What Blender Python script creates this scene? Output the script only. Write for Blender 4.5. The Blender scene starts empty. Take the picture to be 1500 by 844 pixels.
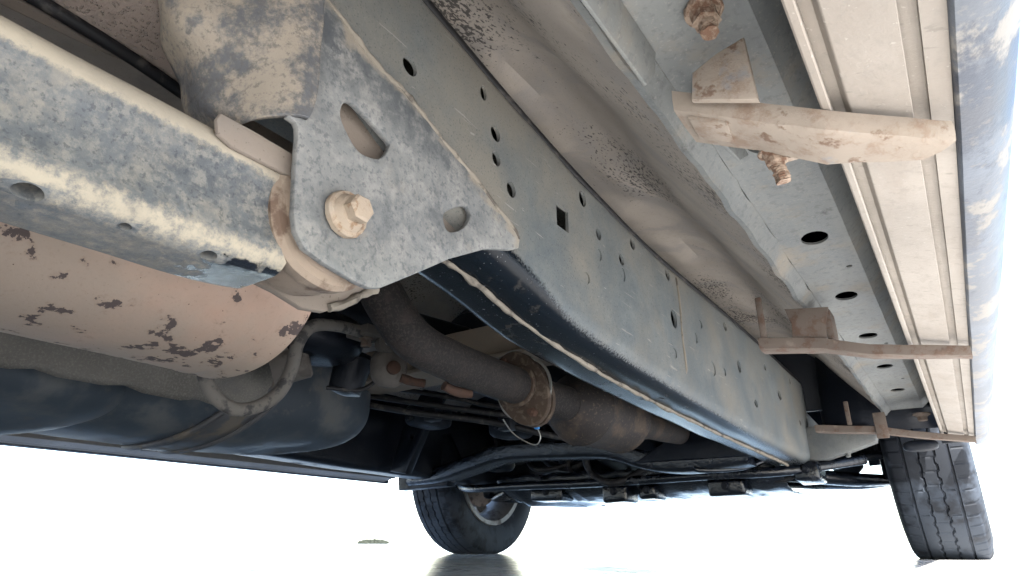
import bpy, bmesh, math, random
from mathutils import Vector, Matrix, noise
random.seed(7)
R = math.radians
scene = bpy.context.scene
COL = scene.collection

# ------------------------------------------------------------------ camera, sky, sun, exposure
cam_d = bpy.data.cameras.new('camera'); cam = bpy.data.objects.new('camera', cam_d); COL.objects.link(cam)
cam.location = (0, 0, 0.0438)
cam.rotation_euler = (math.pi/2 + 0.3824, 0, 0.6013)
cam_d.sensor_width = 36; cam_d.lens = 22.31
cam_d.clip_start = 0.01; cam_d.clip_end = 3000
scene.camera = cam

SUN_EL, SUN_AZ = R(42), R(146)          # azimuth measured clockwise from +Y (vehicle front)
w = bpy.data.worlds.new('World'); scene.world = w; w.use_nodes = True
nt = w.node_tree; bg = nt.nodes['Background']
sky = nt.nodes.new('ShaderNodeTexSky'); sky.sky_type = 'NISHITA'; sky.sun_disc = False
sky.sun_elevation = SUN_EL; sky.sun_rotation = SUN_AZ; sky.dust_density = 1.5
nt.links.new(sky.outputs[0], bg.inputs[0]); bg.inputs[1].default_value = 0.15
sd = bpy.data.lights.new('sun', 'SUN'); sd.energy = 4.4; sd.angle = R(0.5); sd.color = (1, .965, .91)
sun = bpy.data.objects.new('sun', sd); COL.objects.link(sun)
dvec = Vector((math.sin(SUN_AZ)*math.cos(SUN_EL), math.cos(SUN_AZ)*math.cos(SUN_EL), math.sin(SUN_EL)))
sun.rotation_euler = dvec.to_track_quat('Z', 'Y').to_euler(); sun.location = (6, -2, 6)
vs = scene.view_settings
vs.view_transform = 'Standard'; vs.look = 'None'; vs.gamma = 1; vs.exposure = 2.88
vs.use_curve_mapping = False

# ------------------------------------------------------------------ materials
def _mask(nt, tc, L):
    N, K = nt.nodes, nt.links
    mp = N.new('ShaderNodeMapping'); mp.inputs['Scale'].default_value = L.get('stretch', (1, 1, 1))
    mp.inputs['Location'].default_value = L.get('off', (0, 0, 0)); mp.inputs['Rotation'].default_value = L.get('rot', (0, 0, 0))
    K.new(tc, mp.inputs[0])
    kind = L.get('kind', 'noise')
    if kind == 'spots':
        v = N.new('ShaderNodeTexVoronoi'); v.inputs['Scale'].default_value = L['scale']; K.new(mp.outputs[0], v.inputs[0])
        sep = N.new('ShaderNodeSeparateColor'); K.new(v.outputs['Color'], sep.inputs[0])
        rad = N.new('ShaderNodeMath'); rad.operation = 'MULTIPLY_ADD'; K.new(sep.outputs[0], rad.inputs[0])
        rad.inputs[1].default_value = L.get('size', .3); rad.inputs[2].default_value = L.get('bias', -.1)
        sb = N.new('ShaderNodeMath'); sb.operation = 'SUBTRACT'; K.new(rad.outputs[0], sb.inputs[0]); K.new(v.outputs['Distance'], sb.inputs[1])
        val = sb.outputs[0]; lo, hi = 0, L.get('soft', .05)
    else:
        n = N.new('ShaderNodeTexNoise'); n.inputs['Scale'].default_value = L['scale']; n.inputs['Detail'].default_value = L.get('detail', 6)
        n.inputs['Roughness'].default_value = L.get('nr', .6); n.inputs['Distortion'].default_value = L.get('dist', 0); K.new(mp.outputs[0], n.inputs[0])
        val = n.outputs['Fac']; lo, hi = L['lo'], L['hi']
        if 'cluster' in L:
            n2 = N.new('ShaderNodeTexNoise'); n2.inputs['Scale'].default_value = L['cluster']; n2.inputs['Detail'].default_value = 2; K.new(mp.outputs[0], n2.inputs[0])
            m = N.new('ShaderNodeMath'); m.operation = 'MULTIPLY_ADD'; K.new(n2.outputs['Fac'], m.inputs[0]); m.inputs[1].default_value = L.get('cw', 1.0); K.new(val, m.inputs[2]); val = m.outputs[0]
    if 'attr' in L:
        a = N.new('ShaderNodeAttribute'); a.attribute_name = L['attr']
        m = N.new('ShaderNodeMath'); m.operation = 'MULTIPLY_ADD'; K.new(a.outputs['Fac'], m.inputs[0]); m.inputs[1].default_value = L.get('aw', 1.0); K.new(val, m.inputs[2]); val = m.outputs[0]
    r = N.new('ShaderNodeMapRange'); r.interpolation_type = 'SMOOTHSTEP'; K.new(val, r.inputs[0])
    r.inputs[1].default_value = lo; r.inputs[2].default_value = hi; r.inputs[3].default_value = 0; r.inputs[4].default_value = L.get('amt', 1.0)
    return r.outputs[0]

def material(name, base, rough=.6, layers=(), bump=.15, bscale=220, metallic=0.0, spec=.4, coat=0.0, bdist=.002, vary=.12, k=.66):
    base = tuple(c*k for c in base); layers = [dict(L, col=tuple(c*k for c in L['col'])) for L in layers]
    m = bpy.data.materials.new(name); m.use_nodes = True
    nt = m.node_tree; N, K = nt.nodes, nt.links
    b = N['Principled BSDF']
    tc = N.new('ShaderNodeTexCoord').outputs['Object']
    # broad, slight tone variation
    n0 = N.new('ShaderNodeTexNoise'); n0.inputs['Scale'].default_value = 9; n0.inputs['Detail'].default_value = 8; K.new(tc, n0.inputs[0])
    hv = N.new('ShaderNodeHueSaturation'); hv.inputs['Color'].default_value = (*base, 1)
    vv = N.new('ShaderNodeMapRange'); K.new(n0.outputs['Fac'], vv.inputs[0]); vv.inputs[1].default_value = .25; vv.inputs[2].default_value = .75
    vv.inputs[3].default_value = 1-vary*1.6; vv.inputs[4].default_value = 1+vary*1.6; K.new(vv.outputs[0], hv.inputs['Value'])
    col = hv.outputs[0]
    rg = N.new('ShaderNodeValue'); rg.outputs[0].default_value = rough; rgh = rg.outputs[0]
    hgt = None
    for L in layers:
        mk = _mask(nt, tc, L)
        mx = N.new('ShaderNodeMix'); mx.data_type = 'RGBA'; K.new(mk, mx.inputs['Factor']); K.new(col, mx.inputs[6]); mx.inputs[7].default_value = (*L['col'], 1); col = mx.outputs[2]
        mr = N.new('ShaderNodeMix'); mr.data_type = 'FLOAT'; K.new(mk, mr.inputs[0]); K.new(rgh, mr.inputs[2]); mr.inputs[3].default_value = L.get('rough', .85); rgh = mr.outputs[0]
        if L.get('h'):
            mh = N.new('ShaderNodeMath'); mh.operation = 'MULTIPLY'; K.new(mk, mh.inputs[0]); mh.inputs[1].default_value = L['h']
            if hgt is None: hgt = mh.outputs[0]
            else:
                ad = N.new('ShaderNodeMath'); ad.operation = 'ADD'; K.new(hgt, ad.inputs[0]); K.new(mh.outputs[0], ad.inputs[1]); hgt = ad.outputs[0]
    K.new(col, b.inputs['Base Color']); K.new(rgh, b.inputs['Roughness'])
    b.inputs['Metallic'].default_value = metallic; b.inputs['Specular IOR Level'].default_value = spec; b.inputs['Coat Weight'].default_value = coat
    nb = N.new('ShaderNodeTexNoise'); nb.inputs['Scale'].default_value = bscale; nb.inputs['Detail'].default_value = 5; nb.inputs['Roughness'].default_value = .65; K.new(tc, nb.inputs[0])
    h = nb.outputs['Fac']
    if hgt is not None:
        ad = N.new('ShaderNodeMath'); ad.operation = 'ADD'; K.new(h, ad.inputs[0]); K.new(hgt, ad.inputs[1]); h = ad.outputs[0]
    bp = N.new('ShaderNodeBump'); bp.inputs['Strength'].default_value = bump; bp.inputs['Distance'].default_value = bdist; K.new(h, bp.inputs['Height']); K.new(bp.outputs[0], b.inputs['Normal'])
    return m

DUST = (.52, .42, .31); CREAM = (.66, .56, .40); TAN = (.40, .32, .25); STEEL = (.17, .20, .24); RUST = (.22, .095, .045)
SPECK = dict(scale=260, detail=3, lo=.60, hi=.70, col=(.07, .08, .10), amt=.7)
M = {}
M['rail'] = material('rail_paint', (.205, .222, .220), .62, [
    dict(scale=30, detail=12, nr=.74, lo=.36, hi=.72, attr='blue', aw=.07, col=(.130, .155, .170), rough=.5, amt=.85),
    dict(scale=6, detail=10, nr=.66, lo=.40, hi=.80, attr='tan', aw=.30, col=(.275, .255, .215), rough=.85, amt=.9),
    dict(scale=90, detail=3, lo=.70, hi=.74, stretch=(1, .30, 1.4), rot=(.45, 0, 0), cluster=8, cw=.0, col=(.40, .395, .36), rough=.9, amt=.8),
    dict(scale=200, detail=2, lo=.69, hi=.73, stretch=(1, .06, 1), rot=(-.25, 0, 0), col=(.40, .39, .36), rough=.9, amt=.7),
    dict(kind='spots', scale=95, size=.42, bias=-.31, col=(.34, .33, .29), rough=.9, amt=.5),
    dict(scale=420, detail=2, lo=.58, hi=.70, col=(.30, .295, .27), rough=.8, amt=.4),
    dict(scale=420, detail=2, lo=.58, hi=.70, off=(3, 1, 2), col=(.07, .08, .09), rough=.7, amt=.5),
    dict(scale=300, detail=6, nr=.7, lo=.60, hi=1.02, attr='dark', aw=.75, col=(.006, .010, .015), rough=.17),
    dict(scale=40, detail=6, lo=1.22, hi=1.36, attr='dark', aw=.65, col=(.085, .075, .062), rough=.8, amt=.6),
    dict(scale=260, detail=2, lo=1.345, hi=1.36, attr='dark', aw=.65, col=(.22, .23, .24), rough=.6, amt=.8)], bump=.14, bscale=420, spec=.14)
M['plate'] = material('bracket_paint', (.315, .322, .312), .6, [
    dict(scale=9, detail=12, nr=.72, lo=.38, hi=.74, attr='up', aw=.22, col=(.095, .105, .115), rough=.5, amt=.9),
    dict(scale=45, detail=10, nr=.74, lo=.44, hi=.66, col=(.43, .42, .39), rough=.85, amt=.65),
    dict(scale=240, detail=5, lo=.50, hi=.66, off=(4, 2, 1), col=(.10, .11, .125), rough=.6, amt=.55),
    dict(scale=20, detail=10, nr=.7, lo=.54, hi=.74, attr='tan', aw=.26, col=(.40, .35, .28), rough=.9, amt=.9),
    dict(kind='spots', scale=110, size=.5, bias=-.31, col=(.44, .44, .42), rough=.9, amt=.5),
    dict(kind='spots', scale=60, size=.5, bias=-.34, stretch=(1, 1.5, .8), col=(.40, .405, .40), rough=.9, amt=.45)], bump=.3, bscale=340, spec=.3)
M['neck'] = material('gusset_paint', (.40, .345, .275), .8, [
    dict(scale=36, detail=12, lo=.48, hi=.66, attr='blue', aw=.17, nr=.74, col=(.115, .125, .140), rough=.55, amt=.92),
    dict(scale=190, detail=6, nr=.7, lo=.50, hi=.64, attr='blue', aw=.04, col=(.14, .135, .13), amt=.65),
    dict(scale=40, detail=8, lo=.58, hi=.70, col=(.46, .39, .30), amt=.6)], bump=.4, bscale=300)
M['arm'] = material('arm_paint', (.200, .217, .230), .55, [
    dict(scale=9, detail=12, lo=.38, hi=.70, nr=.72, col=(.070, .080, .092), rough=.45, amt=.85),
    dict(scale=110, detail=8, lo=.44, hi=.64, nr=.74, col=(.36, .35, .315), rough=.85, amt=.7),
    dict(scale=30, detail=12, lo=.46, hi=.70, nr=.74, col=(.40, .37, .31), rough=.9, amt=.65),
    dict(scale=260, detail=4, lo=.54, hi=.66, col=(.07, .082, .10), rough=.6, amt=.55),
    dict(scale=130, detail=10, lo=.78, hi=1.08, nr=.76, attr='dust', aw=.62, col=(.56, .495, .385), rough=.92, h=.8),
    dict(scale=9, detail=8, lo=.84, hi=1.02, attr='dust', aw=.45, col=(.36, .325, .27), rough=.92, amt=.5),
    dict(scale=60, detail=8, lo=.88, hi=1.0, attr='bare', aw=.60, col=(.012, .016, .024), rough=.2)], bump=.3, bscale=380, spec=.3)
M['muffler'] = material('muffler_skin', (.68, .45, .335), .6, [
    dict(scale=6, detail=6, lo=.38, hi=.66, col=(.72, .53, .41), amt=.8, rough=.75),
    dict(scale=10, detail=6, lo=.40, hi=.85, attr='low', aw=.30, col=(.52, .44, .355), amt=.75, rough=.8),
    dict(scale=120, detail=4, nr=.65, lo=1.60, hi=1.88, cluster=34, cw=2.0, off=(.31, .2, .1), col=(.38, .26, .20), rough=.9, amt=.6),
    dict(scale=120, detail=5, nr=.65, lo=1.745, hi=1.775, cluster=34, cw=2.0, off=(.31, .2, .1), col=(.135, .105, .098), rough=.92, h=3.5),
    dict(scale=230, detail=2, lo=.735, hi=.76, col=(.14, .08, .055), rough=.9),
    dict(scale=300, detail=4, lo=.56, hi=.72, col=(.33, .25, .20), amt=.25)], bump=.14, bscale=240)
M['tan_panel'] = material('dusty_panel', (.33, .275, .225), .85, [
    dict(scale=9, detail=7, lo=.45, hi=.65, col=(.25, .225, .20), amt=.8),
    dict(scale=300, detail=3, lo=.63, hi=.70, col=(.10, .09, .08), amt=.6)], bump=.25, bscale=260)
M['floor'] = material('underseal', (.47, .415, .36), .8, [
    dict(scale=7, detail=8, lo=.46, hi=.62, dist=1.2, col=(.36, .33, .305), amt=.8, rough=.6),
    dict(scale=12, detail=8, lo=.54, hi=.66, dist=2, col=(.46, .405, .34), amt=.6),
    dict(scale=230, detail=3, cluster=6, cw=.8, lo=1.02, hi=1.10, stretch=(1, .6, 1), col=(.035, .033, .033), amt=.85),
    dict(scale=400, detail=2, lo=.64, hi=.7, col=(.12, .11, .10), amt=.4)], bump=.3, bscale=320)
M['mat'] = material('textured_mat', (.50, .405, .34), .9, [
    dict(kind='spots', scale=260, size=.15, bias=.26, col=(.66, .56, .49), soft=.2, amt=.8, h=5)], bump=.9, bscale=300, bdist=.002)
M['sill'] = material('sill_paint', (.215, .222, .212), .6, [
    dict(scale=7, detail=10, nr=.68, lo=.40, hi=.68, stretch=(1.6, .4, 1), col=(.135, .148, .154), rough=.5, amt=.9),
    dict(scale=13, detail=10, nr=.7, lo=.50, hi=.70, col=(.285, .25, .20), amt=.8, rough=.9),
    dict(scale=20, detail=10, nr=.7, lo=.60, hi=.72, stretch=(1, .6, 1), col=(.05, .052, .056), amt=.75),
    dict(scale=110, detail=6, nr=.7, lo=.50, hi=.66, col=(.13, .135, .135), amt=.45),
    dict(kind='spots', scale=120, size=.4, bias=-.28, col=(.38, .36, .32), amt=.5),
    dict(scale=300, detail=2, lo=.62, hi=.70, col=(.36, .35, .32), amt=.4)], bump=.25, bscale=300)
M['board'] = material('aluminium_extrusion', (.37, .33, .285), .62, [
    dict(scale=12, detail=10, nr=.7, lo=.42, hi=.70, stretch=(1, .3, 1), col=(.33, .285, .24), amt=.75),
    dict(scale=60, detail=8, nr=.7, lo=.50, hi=.68, stretch=(1.6, 1, 1), col=(.30, .27, .235), amt=.5),
    dict(scale=150, detail=3, lo=.64, hi=.72, stretch=(.3, 1, 1), col=(.23, .205, .18), amt=.5),
    dict(scale=260, detail=2, lo=.66, hi=.72, col=(.52, .49, .43), amt=.5)], bump=.25, bscale=300, metallic=.1)
M['trim'] = material('dirty_trim', (.085, .10, .125), .5, [
    dict(scale=10, detail=10, nr=.66, lo=.40, hi=.66, stretch=(1, .6, 1), col=(.165, .175, .19), rough=.8, amt=.9),
    dict(scale=30, detail=10, nr=.68, lo=.50, hi=.58, stretch=(.8, .6, 1), attr='rear', aw=.02, col=(.29, .27, .24), rough=.92, amt=.8),
    dict(scale=17, detail=10, nr=.68, lo=.53, hi=.60, stretch=(.9, .5, 1), attr='rear', aw=.07, col=(.025, .034, .055), rough=.45, amt=.85),
    dict(scale=160, detail=4, lo=.58, hi=.70, col=(.25, .23, .205), amt=.4)], bump=.2)
M['rusty'] = material('rusty_steel', (.345, .29, .235), .85, [
    dict(scale=50, detail=10, nr=.72, lo=.46, hi=.66, col=(.25, .165, .115), amt=.75, h=.5),
    dict(scale=60, detail=8, lo=.60, hi=.68, col=(.16, .09, .055), amt=.8, h=.8),
    dict(scale=22, detail=7, lo=.60, hi=.68, col=(.25, .27, .30), amt=.7)], bump=.3, bscale=200)
M['rusty_dark'] = material('rusty_dark_steel', (.175, .14, .115), .9, [
    dict(scale=60, detail=10, nr=.7, lo=.48, hi=.62, col=(.125, .068, .045), amt=.8, h=.8),
    dict(scale=30, detail=7, lo=.58, hi=.68, col=(.30, .26, .22), amt=.6)], bump=.3, bscale=200)
M['bolt'] = material('dusty_bolt', (.46, .375, .285), .75, [
    dict(scale=120, detail=7, lo=.50, hi=.62, col=(.30, .185, .105), amt=.8),
    dict(scale=60, detail=5, lo=.55, hi=.66, col=(.60, .52, .42), amt=.7)], bump=.3, bscale=400)
M['rusty_bolt'] = material('flaking_bolt', (.36, .27, .20), .88, [
    dict(scale=150, detail=8, nr=.7, lo=.44, hi=.60, col=(.17, .085, .05), amt=.9, h=1),
    dict(scale=90, detail=6, lo=.58, hi=.68, col=(.44, .37, .30), amt=.7)], bump=.5, bscale=500)
M['rubber_dusty'] = material('bush_rubber', (.36, .285, .22), .85, [
    dict(scale=40, detail=8, lo=.50, hi=.62, col=(.16, .10, .07), amt=.85),
    dict(scale=25, detail=7, lo=.58, hi=.68, col=(.56, .48, .37), amt=.7)], bump=.3)
M['exhaust'] = material('exhaust_pipe_skin', (.017, .0145, .014), .85, [
    dict(scale=260, detail=3, lo=.52, hi=.60, col=(.070, .056, .047), amt=.5, h=1.5),
    dict(scale=30, detail=6, lo=.52, hi=.66, col=(.040, .030, .026), amt=.8)], bump=.5, bscale=420)
M['flange'] = material('rusted_flange', (.070, .048, .034), .9, [
    dict(scale=70, detail=8, lo=.50, hi=.60, col=(.15, .115, .085), amt=.8, h=.8)], bump=.45, bscale=350)
M['cat'] = material('converter_skin', (.030, .025, .024), .75, [
    dict(scale=18, detail=6, lo=.50, hi=.64, col=(.10, .072, .052), amt=.8),
    dict(scale=200, detail=3, lo=.58, hi=.66, col=(.19, .14, .095), amt=.4)], bump=.4, metallic=.0, bscale=380)
M['shield'] = material('rough_shield', (.23, .215, .19), .92, [
    dict(scale=330, detail=6, nr=.7, lo=.46, hi=.68, col=(.36, .335, .29), amt=.75, h=1.5),
    dict(scale=8, detail=6, lo=.5, hi=.64, col=(.17, .165, .16), amt=.7)], bump=.5, bscale=340)
M['tank'] = material('tank_plastic', (.065, .083, .105), .6, [
    dict(scale=9, detail=8, lo=.46, hi=.66, col=(.175, .18, .18), rough=.85, amt=.9),
    dict(scale=22, detail=7, lo=.60, hi=.68, col=(.19, .18, .165), rough=.9, amt=.5)], bump=.1)
M['strap'] = material('tank_strap_steel', (.10, .10, .105), .6, [dict(scale=25, detail=7, lo=.5, hi=.62, col=(.19, .165, .135))], bump=.2)
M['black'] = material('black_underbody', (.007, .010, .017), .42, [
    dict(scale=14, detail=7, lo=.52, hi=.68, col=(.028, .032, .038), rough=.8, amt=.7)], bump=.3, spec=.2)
M['black_gloss'] = material('black_gloss_paint', (.008, .011, .018), .14, [
    dict(scale=24, detail=7, lo=.58, hi=.70, col=(.05, .055, .062), rough=.7, amt=.6)], bump=.55, bscale=45, bdist=.006, spec=.4)
M['hose'] = material('black_hose', (.010, .010, .012), .6, [dict(scale=40, detail=6, lo=.54, hi=.66, col=(.11, .10, .09), amt=.7)], bump=.1)
M['dusty_hose'] = material('dusty_hose', (.20, .185, .165), .8, [dict(scale=40, detail=6, lo=.5, hi=.62, col=(.05, .05, .055), amt=.85)], bump=.2)
M['dusty_cast'] = material('dusty_casting', (.15, .135, .12), .85, [
    dict(scale=35, detail=7, lo=.5, hi=.62, col=(.10, .085, .075), amt=.8)], bump=.4)
M['rust_red'] = material('bright_rust', (.085, .045, .030), .9, [dict(scale=60, detail=7, lo=.5, hi=.62, col=(.06, .035, .025))], bump=.4)
M['weld'] = material('seam_sealer', (.30, .265, .215), .85, [
    dict(scale=45, detail=8, lo=.52, hi=.64, col=(.11, .095, .08), amt=.9)], bump=.4, bscale=180)
M['tyre'] = material('tyre_rubber', (.010, .013, .019), .7, [
    dict(scale=12, detail=8, lo=.54, hi=.64, col=(.045, .052, .064), rough=.85, amt=.6),
    dict(scale=12, detail=7, lo=.50, hi=.62, attr='wear', aw=.18, col=(.045, .056, .074), rough=.8, amt=.8)], bump=.2, bscale=240, spec=.25)
M['rim'] = material('dusty_rim', (.30, .285, .265), .55, [
    dict(scale=18, detail=7, lo=.48, hi=.64, col=(.12, .10, .085), amt=.85)], bump=.15, metallic=.4)
M['disc'] = material('brake_iron', (.17, .115, .085), .6, [dict(scale=40, detail=6, lo=.5, hi=.64, col=(.09, .055, .04))], bump=.2, metallic=.4)
M['body'] = material('dark_body_paint', (.020, .024, .040), .22, [
    dict(scale=7, detail=8, lo=.55, hi=.72, col=(.14, .13, .125), rough=.85, amt=.6)], bump=.02, coat=.4)
M['lettering'] = material('raised_lettering', (.15, .17, .20), .75, [], bump=.1)
M['blue_tag'] = material('blue_tag', (.02, .28, .75), .5, [], bump=.05)
M['wire'] = material('bare_wire', (.42, .42, .40), .4, [], bump=.05, metallic=.7)
M['shrub'] = material('dry_shrub', (.035, .042, .030), .9, [], bump=.1)
M['glass'] = material('window_glass', (.02, .025, .03), .05, [], bump=0)
gm = material('pale_concrete', (.60, .59, .57), .14, [
    dict(scale=.9, detail=9, lo=.46, hi=.62, col=(.66, .65, .63), rough=.10, amt=.8),
    dict(scale=2.2, detail=9, lo=.53, hi=.60, col=(.45, .455, .46), rough=.30, amt=.9),
    dict(scale=14, detail=8, lo=.62, hi=.68, col=(.34, .345, .35), rough=.45, amt=.7)], bump=.10, bscale=14, bdist=.003, spec=.5, k=1)
M['ground'] = gm

# ------------------------------------------------------------------ builders
def link(name, me, mat, parent=None):
    o = bpy.data.objects.new(name, me); COL.objects.link(o)
    if mat and not me.materials: me.materials.append(M[mat] if isinstance(mat, str) else mat)
    if parent is not None:
        o.parent = parent
        if parent is ROOT: o.location = -ROOT.location
    return o

def finish(me, smooth=True, angle=38):
    if smooth:
        me.shade_smooth(); me.set_sharp_from_angle(angle=R(angle))
    me.update()
    return me

def mk(name, verts, faces, mat, parent=None, smooth=True, angle=38, attrs=None):
    me = bpy.data.meshes.new(name); me.from_pydata([tuple(v) for v in verts], [], faces)
    bm = bmesh.new(); bm.from_mesh(me); bmesh.ops.recalc_face_normals(bm, faces=bm.faces); bm.to_mesh(me); bm.free()
    for k, vals in (attrs or {}).items():
        a = me.attributes.new(k, 'FLOAT', 'POINT'); a.data.foreach_set('value', vals)
    finish(me, smooth, angle)
    return link(name, me, mat, parent)

def loft(rings, caps=True, closed=True):
    n = len(rings[0]); V = [p for r in rings for p in r]; Fc = []
    for i in range(len(rings)-1):
        for j in range(n if closed else n-1):
            a = i*n+j; b = i*n+(j+1) % n
            Fc.append((a, b, b+n, a+n))
    if caps and closed:
        Fc.append(tuple(range(n))[::-1]); Fc.append(tuple(range((len(rings)-1)*n, len(rings)*n)))
    return V, Fc

def catmull(P, k=6, closed=False):
    P = [Vector(p) for p in P]; out = []; n = len(P)
    for i in range(n if closed else n-1):
        g = lambda q: P[q % n] if closed else P[max(0, min(n-1, q))]
        p0, p1, p2, p3 = g(i-1), g(i), g(i+1), g(i+2)
        for s in range(k):
            t = s/k
            out.append(.5*((2*p1)+(p2-p0)*t+(2*p0-5*p1+4*p2-p3)*t*t+(3*p1-p0-3*p2+p3)*t**3))
    if not closed: out.append(P[-1])
    return out

def tube(name, path, r, mat, parent, n=14, k=6, flat=1.0, wob=0.0):
    P = catmull(path, k); m = len(P)
    rr = r if isinstance(r, (list, tuple)) else [r]*len(path)
    rings = []; up = Vector((0, 0, 1))
    t0 = (P[1]-P[0]).normalized()
    if abs(t0.dot(up)) > .9: up = Vector((1, 0, 0))
    nrm = (up-t0*up.dot(t0)).normalized()
    for i, p in enumerate(P):
        t = (P[min(m-1, i+1)]-P[max(0, i-1)]).normalized()
        nrm = (nrm-t*nrm.dot(t)).normalized(); bi = t.cross(nrm)
        f = i/(m-1)*(len(rr)-1); q = int(min(f, len(rr)-2)) if len(rr) > 1 else 0
        rad = rr[q]+(rr[q+1]-rr[q])*(f-q) if len(rr) > 1 else rr[0]
        ring = []
        for j in range(n):
            a = 2*math.pi*j/n
            v = p+nrm*math.cos(a)*rad*flat+bi*math.sin(a)*rad
            if wob: v = v+(v-p).normalized()*wob*noise.noise(v*90)
            ring.append(v)
        rings.append(ring)
    V, Fc = loft(rings)
    return mk(name, V, Fc, mat, parent, angle=50)

def lathe(name, prof, center, axis, mat, parent, n=40, closed=False, start=0.0, jitter=0.0):
    """prof: (along axis, radius)"""
    ax = Vector(axis).normalized(); u = ax.orthogonal().normalized(); v = ax.cross(u); c = Vector(center)
    rings = []
    for (a, r) in prof:
        rings.append([c+ax*a+(u*math.cos(2*math.pi*j/n)+v*math.sin(2*math.pi*j/n))*max(r, 1e-4) for j in range(n)])
    V, Fc = loft(rings, caps=not closed)
    if closed:
        m = len(prof)
        for j in range(n):
            Fc.append(((m-1)*n+j, (m-1)*n+(j+1) % n, (j+1) % n, j))
    if jitter: V = [p+Vector((noise.noise(p*60), noise.noise(p*60+Vector((9, 0, 0))), noise.noise(p*60+Vector((0, 9, 0)))))*jitter for p in V]
    return mk(name, V, Fc, mat, parent, angle=35)

def box(name, lo, hi, mat, parent, bev=.004, seg=2, rot=None):
    bm = bmesh.new(); bmesh.ops.create_cube(bm, size=1)
    lo, hi = Vector(lo), Vector(hi)
    for v in bm.verts: v.co = Vector(((lo.x+hi.x)/2+v.co.x*(hi.x-lo.x), (lo.y+hi.y)/2+v.co.y*(hi.y-lo.y), (lo.z+hi.z)/2+v.co.z*(hi.z-lo.z)))
    if bev: bmesh.ops.bevel(bm, geom=list(bm.edges), offset=bev, segments=seg, profile=.5, affect='EDGES')
    if rot is not None:
        c = (lo+hi)/2; bmesh.ops.rotate(bm, verts=bm.verts, cent=c, matrix=rot)
    me = bpy.data.meshes.new(name); bm.to_mesh(me); bm.free(); finish(me, True, 40)
    return link(name, me, mat, parent)

def plate(name, outline, holes, place, thick, mat, parent, bevel=.0012, smooth_k=0, attr=None, hole_k=4, sub=0, warp=None):
    """flat sheet with real openings; place(a, b, c) turns sheet coordinates into the vehicle's"""
    cu = bpy.data.curves.new(name, 'CURVE'); cu.dimensions = '2D'; cu.fill_mode = 'BOTH'
    cu.extrude = max(thick/2-bevel, 1e-5); cu.bevel_depth = bevel; cu.bevel_resolution = 1
    def spl(pts):
        s = cu.splines.new('POLY'); s.points.add(len(pts)-1); s.use_cyclic_u = True
        for p, q in zip(s.points, pts): p.co = (q[0], q[1], 0, 1)
    o = [Vector((a, b, 0)) for a, b in outline]
    spl(catmull(o, smooth_k, True) if smooth_k else o)
    for h in holes: spl(catmull([Vector((a, b, 0)) for a, b in h], hole_k, True) if hole_k else [Vector((a, b, 0)) for a, b in h])
    ob = bpy.data.objects.new(name, cu); COL.objects.link(ob)
    dg = bpy.context.evaluated_depsgraph_get(); me = bpy.data.meshes.new_from_object(ob.evaluated_get(dg))
    bpy.data.objects.remove(ob); bpy.data.curves.remove(cu)
    bm = bmesh.new(); bm.from_mesh(me); bmesh.ops.remove_doubles(bm, verts=bm.verts, dist=1e-5)
    if sub:
        bmesh.ops.triangulate(bm, faces=bm.faces)
        for _ in range(sub):
            ed = [e for e in bm.edges if e.calc_length() > .03]
            if ed: bmesh.ops.subdivide_edges(bm, edges=ed, cuts=1)
            bmesh.ops.triangulate(bm, faces=bm.faces)
    for v in bm.verts:
        p = Vector(place(v.co.x, v.co.y, v.co.z))
        v.co = warp(p) if warp else p
    bmesh.ops.recalc_face_normals(bm, faces=bm.faces); bm.to_mesh(me); bm.free(); me.materials.clear()
    if attr:
        for k, fn in attr.items():
            a = me.attributes.new(k, 'FLOAT', 'POINT')
            for i, v in enumerate(me.vertices): a.data[i].value = fn(v.co)
    finish(me, True, 30)
    return link(name, me, mat, parent)

YZ = lambda X: (lambda a, b, c: (X+c, a, b))
XY = lambda Z: (lambda a, b, c: (a, b, Z+c))
XZ = lambda Y: (lambda a, b, c: (a, Y+c, b))
def circ(a, b, r, n=14, ry=None, rot=0):
    ry = ry or r
    return [(a+r*math.cos(t)*math.cos(rot)-ry*math.sin(t)*math.sin(rot), b+r*math.cos(t)*math.sin(rot)+ry*math.sin(t)*math.cos(rot)) for t in [2*math.pi*i/n for i in range(n)]]

def extrude_profile(name, prof, y0, y1, mat, parent, closed=True, steps=1, fn=None, angle=30):
    """prof of (x, z) carried along the vehicle"""
    rings = []
    for i in range(steps+1):
        y = y0+(y1-y0)*i/steps
        rings.append([Vector((x, y, z)) if fn is None else fn(x, y, z) for x, z in prof])
    V, Fc = loft(rings, caps=closed, closed=closed)
    return mk(name, V, Fc, mat, parent, angle=angle)

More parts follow.
